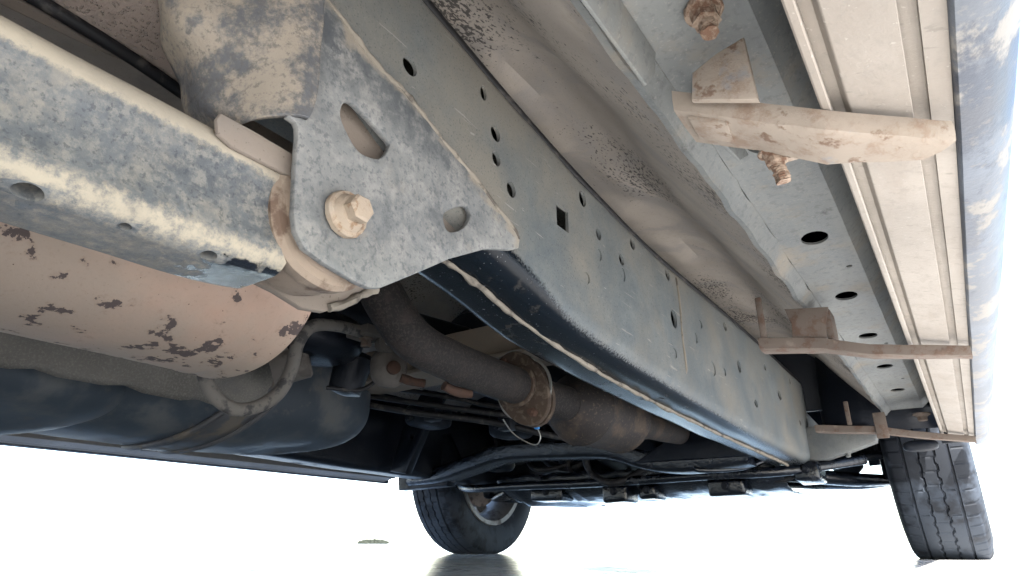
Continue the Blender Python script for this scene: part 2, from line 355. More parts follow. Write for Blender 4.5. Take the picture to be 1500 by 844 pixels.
def bolt(name, c, axis, mat, parent, r=.011, head=.010, flange=.0, fl_t=.004, shank=0.0, sr=None, turn=.3, jitter=.0):
    """hex head on a washer with a threaded end"""
    ax = Vector(axis).normalized(); u = ax.orthogonal().normalized(); v = ax.cross(u); c = Vector(c)
    bm = bmesh.new()
    def cyl(a0, a1, r0, r1, n, ph=0):
        r_ = [[bm.verts.new(c+ax*a+(u*math.cos(2*math.pi*j/n+ph)+v*math.sin(2*math.pi*j/n+ph))*rr) for j in range(n)] for a, rr in ((a0, r0), (a1, r1))]
        for j in range(n): bm.faces.new((r_[0][j], r_[0][(j+1) % n], r_[1][(j+1) % n], r_[1][j]))
        bm.faces.new(r_[0][::-1]); bm.faces.new(r_[1])
    a = 0
    if flange:
        cyl(0, fl_t*.7, flange, flange, 28); cyl(fl_t*.7, fl_t, flange, flange*.93, 28); a = fl_t
        cyl(a, a+fl_t*.9, flange*.82, flange*.66, 28); a += fl_t*.6
    cyl(a, a+head*.86, r, r, 6, turn); cyl(a+head*.86, a+head, r, r*.84, 6, turn); a += head
    if shank:
        sr = sr or r*.58; k = 8
        for i in range(k):
            cyl(a+shank*i/k, a+shank*(i+.6)/k, sr, sr*.9, 14); cyl(a+shank*(i+.6)/k, a+shank*(i+1)/k, sr*.9, sr, 14)
    bmesh.ops.recalc_face_normals(bm, faces=bm.faces)
    if jitter:
        for q in bm.verts: q.co += Vector((noise.noise(q.co*300), noise.noise(q.co*300+Vector((5, 0, 0))), noise.noise(q.co*300+Vector((0, 5, 0)))))*jitter
    me = bpy.data.meshes.new(name); bm.to_mesh(me); bm.free(); finish(me, True, 35)
    return link(name, me, mat, parent)

def carve(o, holes, attrs):
    bm = bmesh.new()
    for c, ax, r, dep in holes:
        ax = Vector(ax).normalized(); u = Vector((0, 1, 0)); v = ax.cross(u); c = Vector(c); n = 18
        ra = [bm.verts.new(c+ax*.03+(u*math.cos(2*math.pi*j/n)*1.25+v*math.sin(2*math.pi*j/n))*r) for j in range(n)]
        rb_ = [bm.verts.new(c-ax*dep+(u*math.cos(2*math.pi*j/n)*1.25+v*math.sin(2*math.pi*j/n))*r) for j in range(n)]
        for j in range(n): bm.faces.new((ra[j], ra[(j+1) % n], rb_[(j+1) % n], rb_[j]))
        bm.faces.new(ra[::-1]); bm.faces.new(rb_)
    bmesh.ops.recalc_face_normals(bm, faces=bm.faces)
    cm = bpy.data.meshes.new('cut'); bm.to_mesh(cm); bm.free()
    for k_, v_ in attrs.items():
        at_ = cm.attributes.new(k_, 'FLOAT', 'POINT'); at_.data.foreach_set('value', [v_]*len(cm.vertices))
    co = bpy.data.objects.new('cut', cm); COL.objects.link(co); bpy.context.view_layer.update()
    md = o.modifiers.new('holes', 'BOOLEAN'); md.operation = 'DIFFERENCE'; md.object = co; md.solver = 'EXACT'; md.use_self = True
    dg = bpy.context.evaluated_depsgraph_get(); me = bpy.data.meshes.new_from_object(o.evaluated_get(dg))
    o.modifiers.clear(); o.data = me; me.set_sharp_from_angle(angle=R(50))
    bpy.data.objects.remove(co); bpy.data.meshes.remove(cm)

def lerp_table(T, y):
    if y <= T[0][0]: return T[0][1]
    for (a, p), (b, q) in zip(T, T[1:]):
        if y <= b:
            t = (y-a)/(b-a); t = t*t*(3-2*t)*.35+t*.65
            return p+(q-p)*t
    return T[-1][1]

# ------------------------------------------------------------------ the ground
gm_me = bpy.data.meshes.new('ground')
gm_me.from_pydata([(-1200, -1200, 0), (1200, -1200, 0), (1200, 1200, 0), (-1200, 1200, 0)], [], [(0, 1, 2, 3)]); gm_me.update()
ground = link('ground', gm_me, 'ground'); ground['kind'] = 'structure'

# ------------------------------------------------------------------ the vehicle
CX = -.99
ROOT = bpy.data.objects.new('off_road_vehicle', None); COL.objects.link(ROOT)
ROOT.location = (CX, 1.05, 0)
ROOT['label'] = 'dusty off-road vehicle seen from underneath, with frame rail, trailing arm and running board'
ROOT['category'] = 'vehicle'

# ---- body shell (above the picture; it casts the vehicle's shade)
TYR, TYW, TRW = .372, .2156, .178
WY, WZ = 2.484, TYR-.012
RWY = WY-3.10
def arch(yc, r, n=14): return [(yc+r*math.cos(a), WZ+.03+r*math.sin(a)) for a in [math.pi*i/n for i in range(n+1)]]
low = .42
side = [(-1.45, .62), (-1.42, .50)]
side += [(p[0], p[1]) for p in reversed(arch(RWY, .45))]
side += [(p[0], p[1]) for p in reversed(arch(WY, .45))]
side += [(3.18, .48), (3.32, .60), (3.35, .80), (3.28, 1.02), (2.9, 1.12), (2.15, 1.18), (1.45, 1.74), (1.1, 1.80), (-.9, 1.80), (-1.30, 1.68), (-1.46, 1.15)]
wins = [[(1.75, 1.22), (1.30, 1.62), (.92, 1.66), (.92, 1.20)], [(.84, 1.20), (.84, 1.66), (-.1, 1.66), (-.1, 1.20)], [(-.18, 1.20), (-.18, 1.66), (-.85, 1.64), (-1.1, 1.20)]]
for X in (-.015, 2*CX+.015):
    s = plate('body_side', side, wins, YZ(X), .03, 'body', ROOT, bevel=.006, hole_k=0)
    for wd in wins:
        plate('window', wd, [], YZ(X), .006, 'glass', s, bevel=.001)
top = [(3.35, .62), (3.36, .80), (3.28, 1.02), (2.9, 1.12), (2.15, 1.18), (1.45, 1.74), (1.1, 1.80), (-.9, 1.80), (-1.30, 1.68), (-1.46, 1.15), (-1.45, .55)]
rings = [[Vector((X, y, z)) for y, z in top] for X in (-.03, 2*CX+.03)]
V, Fc = loft(rings, caps=False, closed=False); shell = mk('body_shell', V, Fc, 'body', ROOT, angle=25)

# ---- floor pan with sills' inner walls
half = [(-.140, .372), (-.146, .384), (-.170, .415), (-.215, .470), (-.255, .522), (-.278, .556), (-.300, .580), (-.335, .606), (-.40, .622), (-.52, .628), (-.66, .630), (-.76, .66), (-.82, .715), (-.90, .735), (CX, .738)]
prof = [Vector((a, b, 0)) for a, b in half]; prof = [(p.x, p.y) for p in catmull(prof, 4)]
full = prof + [(2*CX-x, z) for x, z in reversed(prof[:-1])]
def floorfn(x, y, z):
    d = abs(x-CX); t = max(0, min(1, (z-.40)/.14))
    p = Vector((x, y, z))
    # pressed swages and soft unevenness
    f = .0025*noise.noise(Vector((x*5, y*3.1, z*4)))*t
    if d > .60: f += t*t*sum(a_*.5*(math.tanh((y-c_+.07)/.016)-math.tanh((y-c_-.07)/.016)) for a_, c_ in ((.012, .58), (-.012, .86), (.012, 1.22), (-.012, 1.6)))
    p.z += f
    p.x += (.002*noise.noise(Vector((y*9, z*6, 3)))*t) * (1 if x > CX else -1)
    return p
fp = extrude_profile('floor_pan', full, -1.38, 2.12, 'floor', ROOT, closed=False, steps=220, fn=floorfn, angle=32)
fp.modifiers.new('sheet', 'SOLIDIFY').thickness = .004
box('bulkhead', (2*CX+.16, 2.12, .42), (-.16, 2.14, 1.15), 'black', ROOT, bev=.003)
# textured insulation pad and its plain margin above the trailing arm
def sheet(name, quad, z, mat, nx, ny, amp=.003):
    a, b, c, d = [Vector((x, y, 0)) for x, y in quad]; V, Fc = [], []
    for i in range(nx+1):
        for j in range(ny+1):
            u, v = i/nx, j/ny
            q = (a*(1-u)+b*u)*(1-v)+(d*(1-u)+c*u)*v
            V.append((q.x, q.y, z+amp*noise.noise(Vector((q.x*14, q.y*14, z)))))
    for i in range(nx):
        for j in range(ny):
            k = i*(ny+1)+j; Fc.append((k, k+1, k+ny+2, k+ny+1))
    o = mk(name, V, Fc, mat, ROOT); o.modifiers.new('sheet', 'SOLIDIFY').thickness = .004
    return o
sheet('insulation_pad', [(-.548, -.40), (-.37, -.40), (-.37, .42), (-.568, .42)], .470, 'mat', 24, 40)
sheet('pad_margin', [(-.655, -.40), (-.556, -.40), (-.572, .42), (-.535, .42)], .468, 'tan_panel', 12, 30)

for X0 in (-.016, 2*CX+.004):
    box('rocker_light_stop', (X0, -.16, .340), (X0+.012, 2.0, .480), 'body', ROOT, bev=.003)  # filler strip added to stop sun leaking in between board and body

# ---- right and left sills with round drain holes
holesY = [.06, .30, .53, .765, .997, 1.232, 1.483, 1.746]
for sgn in (1, -1):
    mx = (lambda x: x) if sgn == 1 else (lambda x: 2*CX-x)
    bt = [(mx(-.126+.074*i/6), .3815) for i in range(7)]; tp = [(x, .3845) for x, z in reversed(bt)]
    sl = extrude_profile('sill', bt+tp, -.16, 2.02, 'sill', ROOT, steps=100, fn=lambda x, y, z: Vector((x, y, z+.0022*noise.noise(Vector((x*14, y*9, 0))))), angle=50)
    if sgn == 1:
        carve(sl, [((-.087, y, .383), (0, 0, 1), .0150, .03) for y in holesY]+[((-.066, y, .383), (0, 0, 1), .0036, .03) for y in (1.30, .88, 1.62)], {})
    def wv(x, y, z): return Vector((x+.0018*noise.noise(Vector((0, y*30, z*20))), y, z+.0035*noise.noise(Vector((x*10, y*22, 0)))+.0015*math.sin(y*60)))
    extrude_profile('flange', [(mx(-.1455), .392), (mx(-.1455), .368), (mx(-.1395), .366), (mx(-.136), .372), (mx(-.1262), .3812), (mx(-.1262), .3850), (mx(-.138), .381), (mx(-.140), .392)], -.16, 2.02, 'sill', sl, steps=120, fn=wv)
    extrude_profile('sill_facet', [(mx(-.0518), .3815), (mx(-.028), .402), (mx(-.014), .440), (mx(-.0145), .470), (mx(-.018), .473), (mx(-.031), .406), (mx(-.0518), .3855)], -.16, 2.02, 'sill', sl, steps=40, fn=lambda x, y, z: Vector((x, y, z+.002*noise.noise(Vector((x*9, y*7, 0))))))
    box('door_sill', (min(mx(-.03), mx(-.004)), -.16, .468), (max(mx(-.03), mx(-.004)), 2.02, .56), 'body', sl, bev=.004)
    # wheel-arch liners
    for yc, y1 in ((WY, None), (RWY, None)):
        rings = []
        for i in range(25):
            a = R(-8)+R(196)*i/24; r = .45
            rings.append([Vector((mx(x), yc+r*math.cos(a), WZ+.03+r*math.sin(a)+dz)) for x, dz in ((-.02, 0), (-.10, .004), (-.20, .004), (-.30, -.002))])
        V, Fc = loft(rings, caps=False, closed=False)
        lo_ = mk('arch_liner', V, Fc, 'black', ROOT, angle=60); lo_.modifiers.new('sheet', 'SOLIDIFY').thickness = .003

# ---- frame rails
TOPT = [(-1.3, .74), (-.5, .76), (-.15, .73), (.1, .665), (.24, .60), (.36, .563), (.44, .551), (.54, .535), (.68, .515), (.94, .500), (1.5, .508), (2.1, .502), (2.4, .54), (3.1, .52)]
BOTT = [(-1.3, .60), (-.5, .62), (-.15, .60), (.1, .53), (.24, .41), (.36, .350), (.44, .327), (.50, .316), (.55, .306), (.60, .295), (.66, .285), (.75, .277), (.87, .270), (1.1, .262), (1.4, .255), (1.8, .252), (2.1, .250), (2.4, .32), (3.1, .36)]
OUTT = [(-1.3, -.37), (-.3, -.37), (.2, -.352), (2.06, -.350), (2.12, -.358), (2.35, -.45), (3.1, -.47)]
INT = [(-1.3, -.50), (.2, -.480), (.5, -.462), (.9, -.460), (1.3, -.458), (2.06, -.458), (2.35, -.56), (3.1, -.58)]
def rail_ring(y, mx):
    zt, zb, xo, xi = lerp_table(TOPT, y), lerp_table(BOTT, y), lerp_table(OUTT, y), lerp_table(INT, y)
    pts, dust, blue, tan = [], [], [], []
    def arc(cx, cz, r, a0, a1, n, d0, d1):
        for i in range(n+1):
            a = R(a0+(a1-a0)*i/n); pts.append((cx+r*math.cos(a), cz+r*math.sin(a))); dust.append(d0+(d1-d0)*i/n)
    rb, rt = .030, .014
    arc(xo-rt, zt-rt, rt, 90, 0, 4, 1, 1)
    for i in range(1, 7):                                             # outer web
        t = i/7; pts.append((xo, zt-rt+(zb+rb-zt+rt)*t)); dust.append(1-.12*max(0, t-.8)/.2)
    arc(xo-rb, zb+rb, rb, 0, -90, 10, .78, -.25)
    for i in range(1, 5): pts.append((xo-rb+(xi+.02-xo+rb)*i/5, zb)); dust.append(-.3)
    arc(xi+.02, zb+.02, .02, 270, 180, 4, -.2, .2)
    for i in range(1, 4): pts.append((xi, zb+.02+(zt-rt-zb-.02)*i/4)); dust.append(.5)
    arc(xi+rt, zt-rt, rt, 180, 90, 3, .6, .8)
    return [Vector((mx(x), y, z)) for x, z in pts], dust
def make_rail(mx, cut):
    ys = [-1.3+.1*i for i in range(15)] + [.12+.04*i for i in range(24)] + [1.06+.06*i for i in range(16)] + [1.99, 2.03, 2.06, 2.08, 2.10, 2.12, 2.16, 2.25, 2.35, 2.6, 3.1]
    rings, D = [], []
    for y in ys:
        rg, d = rail_ring(y, mx)
        for i, p in enumerate(rg): p += Vector((.0012*noise.noise(p*9), 0, .0016*noise.noise(p*7)))
        rings.append(rg); D += d
    V, Fc = loft(rings)
    T = [max(-.3, 1-abs(p.y-.42)/.25)*.6 + (.5 if p.z > lerp_table(TOPT, p.y)-.07 and p.y < 1.1 else 0) for p in V]
    o = mk('frame_rail', V, Fc, 'rail', ROOT, angle=50, attrs={'dust': D, 'tan': T})
    if cut:
        bm = bmesh.new()
        iv = []
        for y in ys[1:-1]:
            zt, zb, xo, xi = lerp_table(TOPT, y), lerp_table(BOTT, y), lerp_table(OUTT, y), lerp_table(INT, y); t = .0045
            iv.append([bm.verts.new(q) for q in ((xo-t, y, zt-.018), (xo-t, y, zb+.034), (xo-.034, y, zb+t), (xi+.024, y, zb+t), (xi+t, y, zb+.024), (xi+t, y, zt-.018), (xi+.018, y, zt-t), (xo-.018, y, zt-t))])
        for a_, b_ in zip(iv, iv[1:]):
            for j in range(8): bm.faces.new((a_[j], a_[(j+1) % 8], b_[(j+1) % 8], b_[j]))
        bm.faces.new(iv[0][::-1]); bm.faces.new(iv[-1])
        bmesh.ops.recalc_face_normals(bm, faces=bm.faces)
        for y, z, ry, rz, dep in cut:
            if dep < .015: dep = .003
            elif dep < .06: dep = .02
            n = 4 if ry < 0 else 12
            ph = math.pi/4 if n == 4 else 0
            k = abs(ry)*(1.3 if n == 4 else 1); kz = rz*(1.3 if n == 4 else 1)
            ra = [bm.verts.new((-.30, y+k*math.cos(2*math.pi*j/n+ph), z+kz*math.sin(2*math.pi*j/n+ph))) for j in range(n)]
            rb_ = [bm.verts.new((-.35-dep, y+k*math.cos(2*math.pi*j/n+ph), z+kz*math.sin(2*math.pi*j/n+ph))) for j in range(n)]
            for j in range(n): bm.faces.new((ra[j], ra[(j+1) % n], rb_[(j+1) % n], rb_[j]))
            bm.faces.new(ra[::-1]); bm.faces.new(rb_)
        bmesh.ops.recalc_face_normals(bm, faces=bm.faces)
        cm = bpy.data.meshes.new('cut'); bm.to_mesh(cm); bm.free()
        for k_, v_ in (('dust', .95), ('tan', .25)):
            at_ = cm.attributes.new(k_, 'FLOAT', 'POINT'); at_.data.foreach_set('value', [v_]*len(cm.vertices))
        co = bpy.data.objects.new('cut', cm); COL.objects.link(co); co.location = (0, 0, 0)
        bpy.context.view_layer.update()
        md = o.modifiers.new('holes', 'BOOLEAN'); md.operation = 'DIFFERENCE'; md.object = co; md.solver = 'EXACT'; md.use_self = True
        dg = bpy.context.evaluated_depsgraph_get(); me = bpy.data.meshes.new_from_object(o.evaluated_get(dg))
        o.modifiers.clear(); o.data = me; me.set_sharp_from_angle(angle=R(50))
        bpy.data.objects.remove(co); bpy.data.meshes.remove(cm)
    return o
CUT = [(.3418, .4644, .010, .010, .06), (.4576, .5109, .006, .010, .04), (.4805, .4697, .009, .010, .05), (.4822, .4375, .008, .009, .05), (.5115, .4129, .009, .010, .05),
       (.684, .4826, .010, .012, .06), (.6267, .4276, -.016, .017, .09), (.7268, .446, .008, .009, .03), (.7252, .4138, .008, .009, .012), (.8466, .4791, .009, .010, .02),
       (.8003, .4347, .009, .009, .02), (.8014, .4109, .008, .011, .01), (.9908, .4776, .010, .011, .04), (.6848, .365, .008, .008, .004), (.9992, .3984, .014, .017, .06),
       (.9859, .3351, .012, .009, .012), (1.1434, .4288, .010, .008, .01), (1.1054, .3919, .009, .010, .008), (1.3775, .3976, .014, .014, .07), (1.7366, .3999, .018, .013, .08),
       (1.1874, .3521, .016, .014, .014), (1.2626, .3613, .009, .008, .01), (1.31, .47, .011, .010, .03), (1.48, .335, .014, .009, .03), (1.62, .45, .012, .009, .03), (1.90, .47, .012, .009, .04), (1.95, .36, .010, .007, .03)]
rail = make_rail(lambda x: x, CUT)
def rail_weather(me):
    vals = {'dark': [], 'tan': [], 'blue': []}
    for v in me.vertices:
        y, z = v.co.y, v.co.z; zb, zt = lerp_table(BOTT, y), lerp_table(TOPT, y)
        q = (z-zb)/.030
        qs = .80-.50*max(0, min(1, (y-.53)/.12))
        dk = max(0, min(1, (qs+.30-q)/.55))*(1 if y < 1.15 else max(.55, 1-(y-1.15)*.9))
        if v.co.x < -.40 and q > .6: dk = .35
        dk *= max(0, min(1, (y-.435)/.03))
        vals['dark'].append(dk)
        vals['tan'].append(max(0, 1-abs(y-.46)/.16)*.55 + (.55*max(0, 1-(zt-z)/.09) if y < 1.2 else .1))
        vals['blue'].append(1 if z < zb+.12 else 0)
    for k, a in vals.items():
        if k in me.attributes: me.attributes.remove(me.attributes[k])
        me.attributes.new(k, 'FLOAT', 'POINT').data.foreach_set('value', a)
rail_weather(rail.data)
rail_l = make_rail(lambda x: 2*CX-x, None); rail_l.data.materials[0] = M['black']  # mirrored rail coloured black to stand for the deep shade there

def on_bottom(y, x): return Vector((x, y, lerp_table(BOTT, y)-.001))
# sealed lap seam along the underside, lap line up the web, and a thin black tube on top of the rail
sx = [(.455, -.408), (.50, -.402), (.62, -.401), (.80, -.402), (1.0, -.403), (1.25, -.402), (1.5, -.402), (1.8, -.402), (2.04, -.408)]
tube('weld_seam', [on_bottom(y, x)+Vector((.002*noise.noise(Vector((y*30, 0, 0))), 0, -.0005)) for y, x in sx], [.0044, .0040, .0032, .0038, .0030, .0036, .0034, .0040, .0034], 'weld', rail, n=10, k=10, wob=.0035)
tube('lap_weld', [(-.3507, 1.03, .486), (-.3505, 1.035, .44), (-.3505, 1.03, .38), (-.3508, 1.035, .325), (-.356, 1.035, .305)], .0022, 'weld', rail, n=8, k=5, wob=.001)
tube('rail_top_tube', [(-.362, y, lerp_table(TOPT, y)+.0065) for y in (.16, .3, .45, .6, .75, .94, 1.2, 1.5, 1.8, 2.08)], .0058, 'hose', rail, n=10)

# ---- trailing-arm bracket: outer ear, gusset, backing, inner ear
PL = [(0.217, .505), (.2365, .4514+.028), (.2648, .4404), (.2919, .4293), (.3114, .4246), (.3322, .4220), (.3948, .3989), (.4388, .3852), (.4772, .3682), (.5060, .3580), (.5150, .3500), (.5130, .3400), (.5000, .3330),
      (.4545, .3164), (.4012, .2857), (.3541, .2528), (.320, .2300), (.3086, .2262), (.298, .2262), (.2657, .2304), (.2476, .2351), (.2395, .2440), (.2360, .2560), (.2323, .2901), (.2303, .316), (.2290, .3235), (.2260, .3275), (.2200, .3280), (.2190, .345), (.2170, .40), (.2130, .505)]
PL[1] = (.2255, .475); PL.insert(2, (.2365, .4530))
SLOT = [(.2621, .3648), (.2690, .3745), (.2804, .3745), (.315, .3635), (.3182, .3557), (.3117, .3420), (.2999, .3345), (.2823, .3336), (.264, .3504)]
HOLE2 = [(.3891, .3252), (.4032, .3389), (.4235, .3500), (.4315, .3413), (.4215, .3228), (.4018, .3095), (.3919, .3123)]
def pl_tan(p):
    d = 9
    for (a, b), (c, e) in zip(PL[2:12], PL[3:13]):
        for t in (0, .33, .66): d = min(d, math.hypot(p.y-(a+(c-a)*t), p.z-(b+(e-b)*t)))
    return max(0, 1-d/.014)-.15
brk = plate('trailing_arm_bracket', PL, [SLOT, HOLE2], YZ(-.3468), .0062, 'plate', ROOT, bevel=.0016, sub=2, attr={'tan': pl_tan, 'up': lambda p: max(0, min(1, (p.z-.36)/.06))})
tube('weld_bead', [(-.3445, y, z) for y, z in PL[2:12]], .0026, 'weld', brk, n=8, k=10, wob=.0022)
plate('backing_plate', [(.235, .345), (.235, .43), (.34, .44), (.51, .38), (.48, .330), (.40, .297), (.335, .305)], [], YZ(-.368), .004, 'tan_panel', brk)
# rolled gusset that turns in from the ear
cols = [  # columns: inner return, left edge, mid, crease, ear edge ; rows top to bottom
    [(-.445, .150, .470), (-.402, .130, .465), (-.372, .165, .470), (-.356, .192, .475), (-.3425, .213, .480), (-.3402, .226, .480)],
    [(-.445, .165, .430), (-.404, .149, .418), (-.374, .176, .420), (-.356, .196, .425), (-.3425, .215, .440), (-.3402, .229, .440)],
    [(-.445, .170, .408), (-.402, .157, .397), (-.376, .180, .396), (-.357, .199, .400), (-.3425, .217, .415), (-.3402, .231, .415)],
    [(-.445, .181, .394), (-.404, .1705, .386), (-.378, .186, .382), (-.358, .203, .384), (-.3425, .219, .395), (-.3402, .232, .395)],
    [(-.445, .190, .382), (-.404, .1797, .374), (-.378, .193, .369), (-.358, .207, .369), (-.3425, .221, .377), (-.3402, .233, .377)],
    [(-.445, .195, .368), (-.404, .1855, .358), (-.378, .198, .354), (-.358, .2095, .353), (-.3425, .2225, .358), (-.3402, .234, .358)],
    [(-.440, .198, .356), (-.402, .1880, .347), (-.377, .2005, .341), (-.358, .2108, .340), (-.3425, .2235, .343), (-.3402, .2335, .343)],
    [(-.436, .203, .346), (-.398, .1950, .339), (-.375, .2030, .332), (-.358, .2115, .331), (-.3425, .2240, .3335), (-.3402, .2325, .3345)],
    [(-.430, .212, .341), (-.392, .2050, .334), (-.372, .2075, .3275), (-.357, .2125, .3265), (-.3425, .2245, .3290), (-.3402, .2315, .3300)]]
NR = []
for row in cols: NR.append(catmull(row, 5))
NRT = list(map(list, zip(*NR))); NRT = [catmull(c, 4) for c in NRT]; NR = list(map(list, zip(*NRT)))
V, Fc = loft(NR, caps=False, closed=False)
V = [p+Vector((.0014*noise.noise(p*45), 0, 0)) for p in V]
BL = [max(0, 1-abs(p.y-(.188+.05*(.40-p.z)))/.014)*.8+max(0, min(1, (p.y-.216)/.012))*.9 for p in V]
gus = mk('gusset', V, Fc, 'neck', brk, angle=60, attrs={'blue': BL}); sm = gus.modifiers.new('sheet', 'SOLIDIFY'); sm.thickness = .005; sm.offset = -1
# inner ear, seen under the arm
EAR = [(.2400, .2480), (.2499, .2381), (.2844, .2342), (.3123, .2279), (.3335, .2312), (.3549, .2441), (.3896, .2708), (.4050, .30), (.42, .37), (.22, .37)]
plate('inner_ear', EAR, [], YZ(-.430), .008, 'tan_panel', brk, bevel=.002)
tube('ear_weld', [(-.425, .338, .2330), (-.425, .356, .2445), (-.425, .375, .2590), (-.425, .390, .2700)], .004, 'weld', brk, n=8, wob=.003)
bolt('pivot_bolt', (-.341, .2755, .2715), (1, 0, 0), 'bolt', brk, r=.0108, head=.0115, flange=.0182, fl_t=.0060, jitter=.0008)

# ---- trailing arm (pressed box section running back to the axle)
def arm_section(y):
    e = max(0, (y-.185)/.075)                       # end closes on the eye
    zt = .3065-.006*max(0, e)**2*1.2 - (.0 if y > .05 else .02*min(1, (.05-y)/.3)); zb = .2085+.006*min(1, max(0, (y+.1)/.3)) + .008*max(0, e)**2
    return zt, zb
ys = [-.62, -.5, -.4, -.3, -.2, -.1, -.02] + [.02+.012*i for i in range(20)]
rings, D, B = [], [], []
for y in ys:
    zt, zb = arm_section(min(y, .262)); xo, xi = -.3615, -.432
    if y < -.1: xo -= .006*min(1, (-.1-y)/.26)
    pts = []
    r = .017; cz = (zt+zb)/2
    def A(cx, cz_, r_, a0, a1, n): return [(cx+r_*math.cos(R(a0+(a1-a0)*i/n)), cz_+r_*math.sin(R(a0+(a1-a0)*i/n))) for i in range(n+1)]
    pts += A(xo-r, zt-r, r, 90, 0, 6)
    for i in range(1, 8): pts.append((xo-.004*math.sin(math.pi*i/8), zt-r+(zb+r-zt+r)*i/8))
    pts += A(xo-r, zb+r, r, 0, -90, 6)
    pts += A(xi+r, zb+r, r, 270, 180, 5); pts += A(xi+r, zt-r, r, 180, 90, 5)
    rg = [Vector((x, y, z)) for x, z in pts]
    rg = [p+Vector((.0012*noise.noise(p*16), 0, .0012*noise.noise(p*13+Vector((3, 3, 3))))) for p in rg]
    rings.append(rg)
    for p in rg:
        t = (p.z-zb)/(zt-zb)
        d = max(0, (t-.70)/.12) if t > .5 else .88*max(0, 1-abs(t-.10)/.24)
        if y > .205: d = max(d, (y-.205)/.05)
        D.append(min(1, d)); B.append(max(0, min(1, (y-.165)/.05))*max(0, 1-max(0, t-.02)/.12))
V, Fc = loft(rings)
arm = mk('trailing_arm', V, Fc, 'arm', ROOT, angle=50, attrs={'dust': D, 'bare': B})
carve(arm, [((-.372, y, z), (.42, 0, -.90), rr, .03) for y, z, rr in ((.0950, .2130, .0062), (.1440, .2150, .0030), (.1960, .2160, .0045))], {'dust': .6, 'bare': 0})
# upper tongue plate where the arm's top is cut away, bottom drain slots, eye and bush
plate('tongue', [(.1775, .3035), (.1790, .3080), (.200, .3085), (.249, .3075), (.252, .2955), (.243, .2925), (.190, .2915), (.180, .2950)], [], YZ(-.3590), .005, 'tan_panel', arm, bevel=.0018)
lathe('bush_eye', [(-.040, .030), (-.040, .0475), (-.032, .0490), (-.012, .0490), (-.008, .0520), (.002, .0525), (.006, .0490), (.007, .043), (.0105, .040), (.012, .032), (.0135, .020), (.0135, .006)], (-.3640, .2790, .2710), (1, 0, 0), 'rubber_dusty', arm, n=48, jitter=.0008)
lathe('bush_sleeve', [(0, .016), (0, .022), (.0115, .022), (.0115, .016)], (-.3590, .2790, .2710), (1, 0, 0), 'rust_red', arm, n=30)
# the same arm on the far side of the vehicle
# ---- rear axle (behind the camera)
axle = lathe('rear_axle', [(-.86, .035), (-.80, .045), (-.25, .045), (-.14, .12), (0, .15), (.14, .12), (.25, .045), (.80, .045), (.86, .035)], (CX, RWY, WZ), (1, 0, 0), 'black', ROOT, n=28)

# ---- muffler
mc = Vector((-.700, 0, .321)); ma, mb = .137, .090
rings = []; low_ = []
prof_m = [(-.42, .25), (-.415, .80), (-.40, .965), (-.385, 1.0), (-.2, 1.0), (.1, 1.0), (.30, 1.0), (.388, 1.0), (.392, 1.012), (.396, 1.012), (.399, 1.0), (.408, 1.0), (.416, 1.018), (.424, 1.022), (.429, 1.01), (.429, .96), (.421, .90), (.421, .2)]
for y, s in prof_m:
    rg = []
    for j in range(64):
        a = 2*math.pi*j/64; ca, sa = math.cos(a), math.sin(a); e = 2/2.15
        x = ma*s*math.copysign(abs(ca)**e, ca); z = mb*s*math.copysign(abs(sa)**e, sa)
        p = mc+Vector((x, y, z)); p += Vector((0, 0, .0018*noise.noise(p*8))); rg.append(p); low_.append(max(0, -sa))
    rings.append(rg)
V, Fc = loft(rings)
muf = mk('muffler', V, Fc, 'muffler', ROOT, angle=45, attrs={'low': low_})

# ---- exhaust pipe, flange, converter
ex = [(-.640, .425, .52), (-.635, .520, .455), (-.628, .575, .385), (-.612, .635, .318), (-.604, .72, .300), (-.602, .82, .296), (-.600, .900, .294)]
pipe = tube('exhaust_pipe', ex, .031, 'exhaust', ROOT, n=26, k=10)
lathe('pipe_collar', [(0, .031), (0, .035), (.003, .0375), (.007, .0365), (.009, .031)], (-.601, .888, .2945), (.004, 1, -.01), 'flange', pipe, n=30, jitter=.001)
# two-eared flange
fl = []
for i in range(40):
    a = 2*math.pi*i/40; r = .048+.022*abs(math.cos(a))**3
    fl.append((r*math.cos(a), r*.96*math.sin(a)))
tl = R(58)
FO = [(-.601+a*math.cos(tl)-b*math.sin(tl), .294-(a*math.sin(tl)+b*math.cos(tl))*1) for a, b in fl]
fo = plate('flange', FO, [], XZ(.906), .012, 'flange', pipe, bevel=.003)
plate('flange_mate', FO, [], XZ(.921), .011, 'flange', pipe, bevel=.003)
lathe('gasket_ring', [(0, .052), (0, .056), (.004, .056), (.004, .052)], (-.601, .9115, .294), (0, 1, 0), 'wire', pipe, n=40, closed=True)
for sg in (1, -1):
    bolt('flange_bolt', (-.601+sg*.056*math.cos(tl), .899, .294-sg*.056*math.sin(tl)), (0, -1, 0), 'rust_red', pipe, r=.008, head=.010, shank=.006)
tube('pipe_stub', [(-.601, .925, .294), (-.600, 1.0, .293), (-.600, 1.06, .292)], [.029, .030, .034], 'exhaust', pipe, n=24)
lathe('catalytic_converter', [(0, .034), (.012, .046), (.035, .066), (.055, .0720), (.060, .0745), (.066, .0720), (.12, .072), (.22, .072), (.226, .0745), (.232, .072), (.26, .060), (.29, .040), (.33, .030), (.37, .030)], (-.600, 1.055, .292), (.02, 1, .02), 'cat', ROOT, n=44)
tube('front_pipe', [(-.593, 1.38, .299), (-.60, 1.6, .312), (-.66, 1.85, .345), (-.72, 2.05, .40)], .030, 'cat', ROOT, n=20)
tag = box('blue_clip', (-.592, .930, .2255), (-.584, .936, .2325), 'blue_tag', fo, bev=.001)
